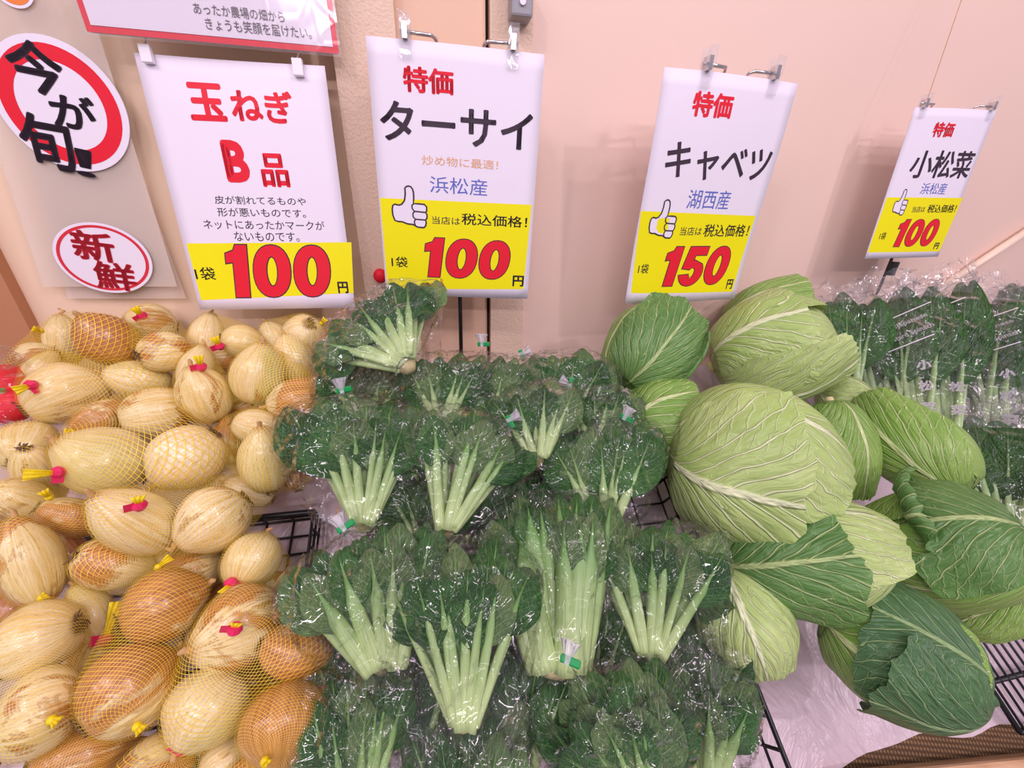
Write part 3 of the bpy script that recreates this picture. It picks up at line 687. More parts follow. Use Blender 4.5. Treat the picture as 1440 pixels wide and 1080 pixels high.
# ------------------------------------------------------------------ onions in nets
# x, y, half length, half width (photo pixels), neck direction in the picture (deg), tilt of the neck towards the viewer (deg), layer depth, brown, green, words
ON = {
 1: (50, 507, 38, 25, 190, 0, .02, .55, .2, 'golden onion lying lowest at the outer end of the rearmost net'),
 2: (92, 480, 36, 32, 100, 10, .02, .12, .8, 'pale greenish onion standing upright in the rearmost net'),
 3: (152, 478, 48, 37, 140, 15, .0, .95, .1, 'pale onion with a big brown skin patch in the rearmost net'),
 4: (213, 455, 38, 27, 175, 10, .025, .55, .1, 'orange onion under the topmost yellow tail at the back of the pile'),
 5: (233, 494, 40, 28, 10, -20, .0, .45, .1, 'pale onion with one browned end just below the topmost pink tie'),
 6: (290, 475, 34, 26, 80, 0, .02, .3, .1, 'straw coloured onion at the back under the 100 yen panel'),
 7: (341, 480, 32, 23, 350, 0, .02, .15, .3, 'pale pointed onion tapering towards the tatsoi, back row'),
 8: (312, 505, 40, 22, 185, 0, .03, .5, .1, 'striped onion mostly hidden under a pink tie in the back row'),
 9: (362, 527, 42, 39, 80, 15, .0, .2, .75, 'big shiny pale onion with green stripes, front of the back row'),
 10: (413, 508, 38, 30, 110, 0, .015, .1, .35, 'creamy yellow onion between the big striped onion and the top tatsoi'),
 11: (428, 472, 34, 32, 240, -55, .01, .35, .1, 'topmost onion with a dark root disc facing out, beside the upper tatsoi'),
 12: (390, 480, 30, 24, 120, 0, .035, .2, .2, 'pale onion tucked behind the onion with the root disc facing out'),
 13: (462, 495, 30, 22, 70, 0, .035, .65, .1, 'brownish onion squeezed behind the pile against the tatsoi'),
 14: (424, 563, 46, 33, 190, -10, .005, .8, .15, 'orange red and cream onion resting next to the first bag of tatsoi'),
 15: (352, 572, 34, 22, 10, 0, .05, .6, .1, 'small shaded onion in the gap left of the orange red onion'),
 16: (288, 555, 42, 38, 115, 15, .005, .35, .2, 'onion with a brown neck pointing up in the middle of the pile'),
 17: (275, 520, 34, 26, 70, 20, .02, .15, .5, 'yellow onion peeking out above the middle pink tie'),
 18: (93, 553, 64, 43, 20, 0, .0, .2, .5, 'large pale onion with its root pointing down by the side yellow tail'),
 19: (55, 527, 38, 24, 60, 0, .025, .3, .3, 'yellow onion just behind the side yellow tail'),
 20: (197, 535, 50, 28, 170, 0, .012, .2, .6, 'long pale yellow onion lying flat across the middle of the pile'),
 21: (143, 588, 44, 25, 205, 0, .03, .75, .1, 'orange skinned onion half hidden under the big middle net'),
 22: (222, 581, 56, 36, 10, 0, .004, .45, .2, 'smooth golden onion at the top of the big middle net'),
 23: (148, 648, 68, 50, 160, 5, -.005, .15, .5, 'very large pale onion with streaked neck in the big middle net'),
 24: (263, 643, 56, 46, 220, -10, -.004, .3, .3, 'large glossy golden egg shaped onion in the big middle net'),
 25: (38, 625, 52, 42, 60, -50, .01, .3, .2, 'pale onion at the photo edge with a dark round root scar'),
 26: (58, 668, 44, 38, 300, -40, .012, .1, .5, 'pale onion crossed by a long yellow net tail'),
 28: (367, 602, 42, 27, 345, 0, .01, .1, .4, 'pale pointed yellow onion above the round one near the tatsoi'),
 29: (322, 622, 34, 24, 95, 0, .03, .7, .1, 'dull brown onion behind the round pale onion near the tatsoi'),
 30: (373, 648, 44, 38, 100, 25, .004, .2, .4, 'round pale onion nearest to the first bag of tatsoi'),
 31: (412, 655, 36, 24, 100, 0, .03, .6, .1, 'narrow brownish onion leaning against the wire rim'),
 32: (352, 690, 36, 22, 160, 0, .04, .5, .1, 'shaded onion low beside the bare plastic liner'),
 33: (30, 705, 48, 32, 340, -35, .015, .5, .1, 'golden onion with a torn dark root at the photo edge'),
 34: (103, 727, 52, 28, 345, 0, .015, .55, .1, 'narrow onion with a ragged brown patch below the very large one'),
 35: (195, 735, 64, 46, 150, 30, -.004, .15, .35, 'pale onion wearing a pink tie on top, centre of the pile'),
 36: (300, 729, 58, 45, 215, 0, .0, .3, .5, 'stout yellow onion next to the bare plastic liner'),
 37: (45, 792, 64, 58, 110, 10, .0, .4, .2, 'large pale onion with flaking skin on top, at the photo edge'),
 38: (160, 792, 56, 38, 350, -15, .015, .55, .1, 'golden onion with brown ends under the onion with the pink tie'),
 39: (270, 805, 46, 36, 20, 0, .025, .8, .0, 'pinkish brown onion half hidden behind the tall brown netted pair'),
 40: (355, 787, 42, 38, 60, -25, .015, .3, .2, 'pale onion with a dark root tip beside the plastic liner'),
 41: (128, 863, 44, 40, 120, 0, .03, .15, .9, 'green streaked onion in the hollow beside the tall brown netted pair'),
 42: (140, 918, 40, 34, 60, 0, .045, .85, .0, 'shaded orange onion deep in the hollow'),
 43: (231, 850, 68, 50, 25, 5, .0, .85, .2, 'shiny tan onion, upper one of the tall netted pair'),
 44: (183, 968, 84, 60, 40, 0, -.01, 1.0, .15, 'glossy reddish brown onion, lower one of the tall netted pair'),
 45: (52, 898, 66, 48, 200, -35, .005, .2, .3, 'pale onion with a bristly root facing out near the lower edge'),
 46: (55, 1000, 80, 54, 200, 0, -.006, .65, .35, 'yellow and orange onion in the lower corner of the photo'),
 47: (118, 1062, 82, 52, 15, 0, .02, .95, .0, 'purplish brown onion cut by the lower edge of the photo'),
 48: (337, 882, 66, 54, 205, 25, .0, .5, .1, 'onion crowned with a pink spotted tie near the tatsoi'),
 49: (385, 835, 40, 30, 30, 0, .03, .75, .1, 'golden brown onion peeking out behind the onion with the spotted tie'),
 50: (415, 915, 50, 42, 350, 0, .012, .95, .0, 'copper brown onion touching the lower tatsoi bags'),
 51: (292, 995, 68, 55, 235, 0, .006, .15, .6, 'pale onion with shaggy root, below the onion with the spotted tie'),
 52: (400, 1015, 64, 58, 260, 10, .005, .65, .2, 'round golden onion with dark torn skin next to the bottom tatsoi'),
 53: (220, 1082, 64, 44, 200, 20, .004, .5, .3, 'yellow onion at the bottom edge beside the pink tie'),
 54: (318, 1065, 46, 34, 30, 0, .03, .6, .0, 'brown onion in shadow at the bottom edge'),
 61: (12, 752, 40, 34, 30, 0, .05, .6, .1, 'onion sunk between the two largest onions at the photo edge'),
 62: (100, 785, 42, 34, 120, 0, .05, .5, .1, 'onion sunk in the gap next to the large flaking onion'),
 63: (250, 770, 42, 32, 10, 0, .05, .3, .1, 'onion sunk beneath the stout yellow onion'),
 64: (308, 850, 44, 34, 60, 0, .05, .7, .1, 'onion sunk between the tall brown pair and the spotted tie'),
 65: (350, 960, 46, 36, 60, 0, .05, .8, .1, 'onion sunk below the spotted tie beside the copper brown onion'),
 66: (108, 958, 46, 36, 60, 0, .05, .7, .1, 'onion sunk between the bristly pale onion and the tall brown pair'),
 67: (318, 680, 40, 30, 160, 0, .05, .4, .1, 'onion sunk under the round pale onion near the tatsoi'),
 68: (8, 855, 40, 34, 60, 0, .05, .6, .2, 'onion sunk at the photo edge above the bristly pale onion'),
 55: (365, 1092, 50, 34, 10, 0, .02, .8, .1, 'orange onion just showing at the bottom edge below the round golden one'),
}
items = []
for k, (px, py, a, b, ang, tilt, lay, br, gr, lab) in ON.items():
    dr = ray(px, py); c = hit(px, py, -lay * 1.2 - .035)
    t = (c - CAM).length
    # picture directions perpendicular to the view ray
    ux = (ray(px + 1, py) - dr); uy = (ray(px, py - 1) - dr)
    d1 = (ux * cos(R(ang)) + uy * sin(R(ang))); d2 = (ux * -sin(R(ang)) + uy * cos(R(ang)))
    ax = d1.normalized() * cos(R(tilt)) - dr * sin(R(tilt))
    ra, rb = d1.length * a, d2.length * b
    items.append(dict(k=k, dr=dr, t=t, t0=t, ra=ra / max(.6, cos(R(tilt))) if abs(tilt) < 45 else (ra + rb) / 2, rb=rb, ax=ax.normalized()))
def rad_along(it, d):
    c = d.dot(it['ax']); s2 = 1 - c * c
    return it['t'] / sqrt((c / it['ra']) ** 2 + s2 / it['rb'] ** 2)
for step in range(240):
    for i in range(len(items)):
        A = items[i]; pa = A['dr'] * A['t']
        for j in range(i):
            B = items[j]; pb = B['dr'] * B['t']; d = pb - pa; L = d.length
            if L > .14: continue
            u = d / L; need = .97 * (rad_along(A, u) + rad_along(B, u))
            if L < need:
                if abs(A['dr'].dot(u)) < .05 and abs(B['dr'].dot(u)) < .05: pass
                g = (need - L) * .28; near, far = (A, B) if A['t0'] < B['t0'] else (B, A)
                near['t'] -= g * .6; far['t'] += g * 1.0; pa = A['dr'] * A['t']
    for A in items: A['t'] += (A['t0'] - A['t']) * .02
def bulb(ra, rb, seed):
    rnd = random.Random(seed); e1, e2 = rnd.uniform(.92, 1.06), rnd.uniform(.0, .05); shp = rnd.uniform(.86, 1.0); lean = rnd.uniform(-.12, .12); lean2 = rnd.uniform(-.1, .1)
    def fn(u, v):
        th = 2 * pi * u; z = -cos(pi * v); r = sin(pi * v) ** .92
        r *= 1 - .10 * max(0, z) * z                   # shoulders fall in towards the neck
        pinch = .10 * exp(-((1 - z) / .10) ** 2); zz = z * (1.0 if z < 0 else 1.0) + pinch * 1.0
        r += .07 * exp(-((1 - z) / .05) ** 2) * (1 - max(0, z)) * 8
        n = noise.noise(V((cos(th) * 1.2 + seed, sin(th) * 1.2, z * .9))) * .05 + .012 * sin(th * 5 + seed)
        r *= 1 + n
        return V((r * rb * cos(th) * e1 + lean * rb * z * z * .6, r * rb * sin(th) / e1 + lean2 * rb * z * z * .6, zz * ra * .97))
    return grid(36, 22, fn, True)
NETS = [
 ([1, 2, 3], (58, 466), (45, 462), None, 'rearmost yellow net of three onions, its tail at the outer end'),
 ([4, 5], (200, 444), (188, 432), 1, 'yellow net with the topmost pink tie, at the back of the pile'),
 ([6, 7, 8], (309, 487), (301, 474), 1, 'yellow net at the back below the 100 yen panel'),
 ([10, 11, 12, 13], (452, 455), (458, 448), None, 'yellow net at the back next to the topmost tatsoi'),
 ([9, 14, 15], (458, 566), (470, 568), 1, 'yellow net holding the striped onion and the orange red onion'),
 ([16, 17], (283, 516), (278, 500), 1, 'yellow net with a pink tie standing up in the middle of the pile'),
 ([18, 19, 20], (44, 541), (20, 550), 1, 'yellow net with its tail sticking out sideways at the edge, upper part of the pile'),
 ([21, 22, 23, 24], (82, 664), (32, 668), 1, 'big yellow net of large onions with a long sideways tail, middle of the pile'),
 ([25, 26], (90, 622), (98, 603), None, 'yellow net with an upright tail beside the very large onion'),
 ([28, 29, 30, 31], (414, 624), (428, 616), 1, 'yellow net tied beside the wire rim and the first tatsoi bag'),
 ([33, 34], (70, 700), (60, 690), None, 'yellow net of two narrow onions below the long sideways tail'),
 ([35, 36, 32], (196, 711), (194, 698), 1, 'yellow net with a pink tie on top, beside the bare plastic liner'),
 ([37], (58, 842), (66, 836), None, 'yellow net round the large flaking onion, knotted below'),
 ([38, 39], (222, 798), (240, 783), None, 'yellow net with a loose tail below the onion wearing the pink tie'),
 ([40, 49], (325, 820), (314, 836), 1, 'yellow net with a small pink tie next to the plastic liner'),
 ([41, 42], (148, 900), (165, 846), 1, 'yellow net sunk in the hollow beside the tall netted pair'),
 ([43, 44], (192, 1021), (200, 1028), None, 'taut yellow net stretched over the tall brown pair of onions'),
 ([45, 46], (72, 1012), (82, 1016), None, 'yellow net over the pale and the orange onion in the lower corner'),
 ([48, 50, 51], (330, 885), (333, 876), 1, 'yellow net with a pink spotted tie, stretched above the shaggy pale onion'),
 ([52], (372, 1070), (376, 1076), None, 'yellow net round the golden onion with dark torn skin'),
 ([53, 54, 55], (258, 1052), (300, 990), 1, 'yellow net with a pink tie and a long upright tail at the bottom edge'),
 ([47], (150, 1090), (160, 1098), None, 'yellow net round the purplish onion at the bottom edge'),
]
OPT = {}
for it in items:
    k = it['k']; px, py, a, b, ang, tilt, lay, br, gr, lab = ON[k]
    ra, rb = it['ra'] * it['t'], it['rb'] * it['t']; p = CAM + it['dr'] * it['t']
    vs, fs, uv = bulb(ra, rb, k * 1.7); o = build('onion', vs, fs, M['onion'], uvs=uv)
    z = it['ax']; x = z.cross(V((.3, .2, 1))).normalized(); y = z.cross(x)
    mt = Matrix((x, y, z)).transposed(); o.location = p; o.rotation_euler = (mt @ Matrix.Rotation(k * 2.1, 3, 'Z')).to_euler()
    o.color = (br, gr, 0, 1); tag(o, lab, 'onion', 'netted onions in the pile')
    rnd = random.Random(k)
    mb = MB(); n0 = V((0, 0, ra * 1.0))
    mb.tube([V((0, 0, ra * .96)), V((0, 0, ra * 1.09)), V((rnd.uniform(-.003, .003), rnd.uniform(-.003, .003), ra * 1.18)), V((rnd.uniform(-.005, .005), 0, ra * 1.26))], [rb * .13, rb * .10, rb * .085, rb * .05], 7)
    mb.build('neck', M['neck'], o, True)
    mb = MB()
    for i in range(16):
        th = rnd.uniform(0, 2 * pi); r = rnd.uniform(.01, .12) * rb * 1.3; s = rnd.uniform(.5, 1)
        mb.tube([V((cos(th) * r, sin(th) * r, -ra * .94)), V((cos(th) * r * 1.8, sin(th) * r * 1.8, -ra * (.99 + .03 * s))), V((cos(th + .4) * r * 2.6, sin(th + .4) * r * 2.6, -ra * (.985 + .05 * s)))], [.0011, .0009, .0004], 4)
    mb.build('root_tuft', M['root'], o, True)
    wm = Matrix.Translation(p) @ o.rotation_euler.to_matrix().to_4x4(); OPT[k] = [wm @ v for v in vs]

def hull_bvh(pts):
    bm = bmesh.new(); [bm.verts.new(p) for p in pts]; bmesh.ops.convex_hull(bm, input=list(bm.verts))
    bmesh.ops.delete(bm, geom=[v for v in bm.verts if not v.link_faces], context='VERTS')
    t = BVHTree.FromBMesh(bm); bm.free(); return t
def wrap(pts, pole, grow, nu=72, nv=48, neck=.0, disp=None):
    """closed skin round a set of points, its grid running from the pole (the tie) to the far side"""
    c = V((0, 0, 0))
    for p in pts: c += p
    c /= len(pts); t = hull_bvh(pts); z = (pole - c).normalized(); x = z.cross(V((.2, .3, 1))).normalized(); y = z.cross(x)
    def fn(u, v):
        th = 2 * pi * u; ph = pi * min(.999, max(.001, v)); d = x * (sin(ph) * cos(th)) + y * (sin(ph) * sin(th)) + z * cos(ph)
        h = t.ray_cast(c + d * 2, -d); q = h[0] if h[0] else c; r = (q - c).length + grow
        if disp: r += disp(u, v, d)
        p = c + d * r
        if neck and v < .12: k = (1 - v / .12) ** 2; p = p.lerp(pole, k)
        return p
    return (*grid(nu, nv, fn, True), c, z)
for (ids, tie, tail, pink, lab) in NETS:
    pts = [p for k in ids for p in OPT[k]]
    c0 = sum((CAM + i['dr'] * i['t'] for i in items if i['k'] in ids), V((0, 0, 0))) / len(ids)
    # the tie sits on the visible side of the wrapped onions
    tb = hull_bvh(pts); dr = ray(*tie); h = tb.ray_cast(CAM, dr)
    if h[0]: pole = h[0] - dr * .006
    else: pole = CAM + dr * ((c0 - CAM).dot(dr) - .01)
    vs, fs, uv, c, z = wrap(pts, pole, .0022, 72, 48, .6)
    t = empty('net_bag', pole); tag(t, lab, 'net bag', 'yellow net bags of onions')
    o = build('net', [v - pole for v in vs], fs, M['net'], t, uv)
    e = CAM + ray(*tail) * (pole - CAM).length * .985 - pole
    if e.length < .008: e = e.normalized() * .008
    e = e.normalized() * min(e.length, .075); sd = e.cross(ray(*tie)).normalized(); up = -ray(*tie)
    wd = .0045 if pink else .0035
    def fn(u, v):
        s = (u - .5) * 2; wv = wd * (.35 + .9 * v) ; rip = sin(s * 9 + v * 3) * .0011 * (0.4 + v)
        return e * v + sd * (s * wv) + up * (rip + .004 * sin(v * pi) + .001)
    a, f, _ = grid(12, 10, fn); n = len(a); fb = [tuple(i + n for i in reversed(q)) for q in f]
    build('tail', a + [q - up * .0012 for q in a], f + fb, M['tail'], t)
    mb = MB()
    if pink:
        d = e.normalized(); mb.tube([-d * .0035 + up * .001, d * .0005 + up * .0015, d * .0045 + up * .001], [.0042, .0062, .0046], 9)
        o = mb.build('tie', M['pink'], t, False)
        mb = MB(); mb.box(sd * .006 + up * .002, sd * .0045 + up * .001, d * .0045, up * .0007); mb.build('tie_flap', M['pink'], t)
    else:
        d = e.normalized(); mb.tube([-d * .003, d * .001, d * .004], [.0018, .0036, .0020], 8); mb.build('knot', M['tail'], t, True)
# red produce in a clear bag at the photo edge
pts = []
for px, py, lab in ((-6, 545, 'glossy red round vegetable at the photo edge behind the onions'), (14, 572, 'small red round vegetable at the photo edge lying below the larger one')):
    p = hit(px, py, -.045); r = .032 if py < 560 else .022
    vs, fs, uv = grid(28, 18, lambda u, v: V((r * sin(pi * v) * cos(2 * pi * u) * (1 + .05 * cos(10 * pi * u)), r * sin(pi * v) * sin(2 * pi * u) * (1 + .05 * cos(10 * pi * u)), -r * .85 * cos(pi * v))), True)
    o = build('red_vegetable', vs, fs, M['red'], uvs=uv); o.location = p; tag(o, lab, 'vegetable'); pts += [p + v for v in vs]
    mb = MB(); mb.tube([V((0, 0, r * .8)), V((.002, 0, r * 1.05))], [.004, .003], 7); mb.build('stem', M['stalk'], o)
p = hit(-6, 500, -.03); pts += [p + V((0, 0, .02)), p + V((.03, 0, 0)), p + V((-.03, 0, 0))]
vs, fs, uv, c, z = wrap(pts, p + V((0, 0, .03)), .004, 40, 26, 0, lambda u, v, d: .004 * noise.noise(d * 9)); o = build('plastic_bag', [v - p for v in vs], fs, M['film'], uvs=uv); o.location = p
tag(o, 'crumpled clear plastic bag round the red vegetables at the photo edge', 'plastic bag')

# ------------------------------------------------------------------ leaf greens
def leaf_curve(base, dirv, side, nrm, L, bow, curl, sway, n=18):
    """centre line of a leaf: stalk bows towards nrm, tip curls by curl (radians, positive = towards nrm)"""
    pts, p, a = [], V(base), 0.0
    d = V(dirv)
    for i in range(n + 1):
        t = i / n; pts.append(V(p))
        ang = -bow * (t - .25) * 1.2 + curl * max(0, (t - .5) / .5) ** 1.6
        q = d * cos(ang) + nrm * sin(ang) + side * (sway * t); p = p + q.normalized() * (L / n)
    return pts
def leaf(parent, base, dirv, side, nrm, L, ts, W, sw, bow, curl, sway, roll, crinkle, blade_m, stalk_m, seed, ov=.85, allpts=None):
    n = 18; pts = leaf_curve(base, dirv, side, nrm, L, bow, curl, sway, n)
    T = [(pts[min(i + 1, n)] - pts[max(i - 1, 0)]).normalized() for i in range(n + 1)]
    def at(t):
        x = min(n - 1e-6, max(0, t * n)); i = int(x); f = x - i
        return pts[i].lerp(pts[min(n, i + 1)], f), T[i].lerp(T[min(n, i + 1)], f).normalized()
    t0 = ts * .78; vs, uv = [], []; nu, nv = 14, 18
    for j in range(nv + 1):
        v = j / nv; t = t0 + (1 - t0) * v; p, tg = at(t)
        s = (side - tg * side.dot(tg)).normalized(); nn = s.cross(tg)
        if nn.dot(nrm) < 0: nn = -nn
        s2 = s * cos(roll) + nn * sin(roll); n2 = nn * cos(roll) - s * sin(roll)
        w_ = W * (max(0, sin(pi * min(1, (v * .965 + .012)) ** ov)) ** .8) * .5
        for i in range(nu + 1):
            u = i / nu * 2 - 1; r = w_ * u
            f = noise.noise(V((r * 62 + seed, t * L * 62, seed * .7))) * .6 + abs(noise.noise(V((r * 38 - seed, t * L * 38, 5)))) * .9
            e = sin(v * 17 + seed + (2 if u > 0 else 0)) * abs(u) ** 3 * .35
            cup = -.22 * w_ * u * u
            q = p + s2 * r + n2 * (cup + crinkle * (f * min(1, abs(u) * 2.2) + e) * sin(pi * min(1, v + .06)) ** .4)
            vs.append(q); uv.append((i / nu, v))
    fs = [(j * (nu + 1) + i, j * (nu + 1) + i + 1, (j + 1) * (nu + 1) + i + 1, (j + 1) * (nu + 1) + i) for j in range(nv) for i in range(nu)]
    o = build('leaf', vs, fs, blade_m, parent, uv)
    if allpts is not None: allpts += vs[::3]
    # stalk: flattened grooved tube running on as the midrib
    sv, sf, su = [], [], []; k = 10; te = ts + (1 - ts) * .85; m_ = 16
    for j in range(m_ + 1):
        v = j / m_; t = te * v; p, tg = at(t); s = (side - tg * side.dot(tg)).normalized(); nn = s.cross(tg)
        if nn.dot(nrm) < 0: nn = -nn
        s2 = s * cos(roll) + nn * sin(roll); n2 = nn * cos(roll) - s * sin(roll)
        rw = sw * (1.15 - .25 * min(1, t / ts)) if t < ts else sw * .9 * (lambda q: (.20 + .80 * exp(-q * 3.4)) * (1 - q * q) + .03)((t - ts) / (te - ts))
        for i in range(k):
            th = 2 * pi * i / k; c, si = cos(th), sin(th)
            sv.append(p + s2 * (rw * c) + n2 * (rw * .52 * si - rw * .12 * abs(c) + (.0008 if t < ts else .002))); su.append((i / k, v))
    for j in range(m_):
        for i in range(k): sf.append((j * k + i, j * k + (i + 1) % k, (j + 1) * k + (i + 1) % k, (j + 1) * k + i))
    sf.append(tuple(range(k))[::-1]); sf.append(tuple(m_ * k + i for i in range(k)))
    build('stalk', sv, sf, stalk_m, o, su)
    if allpts is not None: allpts += sv[::4]
def bunch_frame(base_px, top_px, dhb, dht, face=.0):
    a, b = hit(*base_px, dhb), hit(*top_px, dht); Y = (b - a); L = Y.length; Y.normalize()
    mid = (a + b) / 2; Z = (CAM - mid).normalized(); Z = (Z * (1 - face) + SLN * face); Z = (Z - Y * Z.dot(Y)).normalized(); X = Y.cross(Z)
    return a, X, Y, Z, L
def px_w(p, wpx):                       # real width of wpx photo pixels at a place
    return wpx * (p - CAM).dot(fw) / F

def greens(name, label, cat, group, base_px, top_px, wpx, seed, dhb=-.03, dht=.0, n=13, ts=.52, stalk=.0046, blade_w=.46, kind='tatsoi', pale=.36, fold=.3, thick=.05, spread=1.45, face=0.0):
    if kind == 'tatsoi': wpx = wpx * .88; ts = ts + .07 if ts > .45 else ts
    rnd = random.Random(seed); a, X, Y, Z, L = bunch_frame(base_px, top_px, dhb, dht, face)
    Wd = px_w(a + Y * L * .6, wpx); t = empty(name, a); tag(t, label, cat, group)
    pts = []
    bm_ = {'tatsoi': M['tatsoi'], 'komatsuna': M['komatsuna']}[kind]; sm_ = M['stalk'] if kind == 'tatsoi' else M['kstalk']
    amax = math.atan2(Wd * .5 * .72, L * .72) * spread
    for i in range(n if n < 14 and kind != 'tatsoi' else n + 5):
        layer = i % 3; f = ((i * 0.618 + rnd.uniform(-.06, .06)) % 1) * 2 - 1
        al = amax * f * (1.0 if layer < 2 else .9)
        d = Y * cos(al) + X * sin(al); s = X * cos(al) - Y * sin(al)
        zb = (.10 + .42 * layer) * thick
        front = layer == 2
        Lf = L * (rnd.uniform(.90, 1.04) - .07 * layer * (1 if kind == 'tatsoi' else .3)) / max(.8, cos(al) ** .3)
        b = X * (f * stalk * 2.0) + Z * (zb * .5) + Y * rnd.uniform(0, .006)
        curl = rnd.uniform(-.35, .15) if kind == 'komatsuna' else (rnd.uniform(-.9, -.2) if not front else (rnd.uniform(.5, 1.2) if rnd.random() < fold else rnd.uniform(-.7, .1)))
        leaf(t, b, d, s, Z, Lf, ts * rnd.uniform(.92, 1.08), Wd * blade_w * rnd.uniform(.82, 1.12) * (1 if kind == 'tatsoi' else 1), stalk * rnd.uniform(.8, 1.2), rnd.uniform(-.05, .28) - .15 * (layer == 0), curl, rnd.uniform(-.12, .12), rnd.uniform(-.35, .35) + f * .35, .0060 if kind == 'tatsoi' else .003,
             M['tatsoi_pale'] if (kind == 'tatsoi' and rnd.random() < pale) else bm_, sm_, rnd.uniform(0, 50), allpts=pts)
    # small heart leaves in front near the middle
    mb = MB(); r = stalk * 2.1
    mb.tube([-Y * .008, -Y * .002, Y * .006, Y * .016], [r * .55, r * .95, r * 1.15, r * .8], 12); mb.build('root_stub', M['cut'], t, True)
    pts += [-Y * .008 + X * r, -Y * .008 - X * r]
    return t, a, X, Y, Z, L, Wd, pts
def bagged(name, label, bag_label, cat, group, bag_group, base_px, top_px, wpx, seed, tape=None, tail=.018, flap=.25, tape_dir=None, tz=.99, **kw):
    t, a, X, Y, Z, L, Wd, pts = greens(name, label, cat, group, base_px, top_px, wpx, seed, **kw)
    rnd = random.Random(seed + 500)
    if tape: pole = CAM + ray(*tape) * ((a + Y * L - CAM).dot(ray(*tape)) * tz) - a
    else: pole = Y * (L * 1.06) - Z * .01
    bag = empty('plastic_bag', a + pole); tag(bag, bag_label, 'plastic bag', bag_group)
    P_ = list(pts)
    for sx in (-1, 1): P_.append(X * (sx * Wd * flap) - Y * tail + Z * .004); P_.append(X * (sx * Wd * flap) - Y * tail - Z * .002)
    sd = rnd.uniform(0, 60)
    def disp(u, v, d):
        q = d * 5 + V((sd, 0, sd)); r = (1 - abs(noise.noise(q)) * 2.2); r2 = 1 - abs(noise.noise(d * 11 + V((0, sd, 0)))) * 2.2; r3 = abs(noise.noise(d * 21 + V((sd, sd, 0))))
        return .0030 * r + .0030 * r2 - .003 * r3
    vs, fs, uv, c, z = wrap(P_, pole, .0025, 84, 56, .55 if tape else 0, disp)
    build('film', [v - pole for v in vs], fs, M['film'], bag, uv)
    if tape:
        dr = -ray(*tape); e = (pole - c).normalized() if tape_dir is None else (ray(tape[0] + tape_dir[0], tape[1] + tape_dir[1]) - ray(*tape)).normalized()
        e = (e + dr * .15).normalized(); s = e.cross(dr).normalized(); w2 = e.cross(s)
        vs, fs, uv = grid(22, 8, lambda u, v: e * (v * .017 - .003) + (s * cos(2 * pi * u) + w2 * sin(2 * pi * u) * .8) * ((.0034 + .0032 * v * v) * (1 + .35 * sin(2 * pi * u * 6 + v * 2) * (.3 + v))), True)
        build('bag_neck', vs, fs, M['film_neck'], bag, uv)
        mb = MB(); mb.box(s * .003, s * .0085, e * .0032, w2 * .0010 + dr * .0034); o = mb.build('tape', M['green_tape'], bag)
        md = o.modifiers.new('bevel', 'BEVEL'); md.width = .0012; md.segments = 2
    return t, bag
G1, G2 = 'bagged tatsoi in the basket', 'clear bags round the tatsoi'
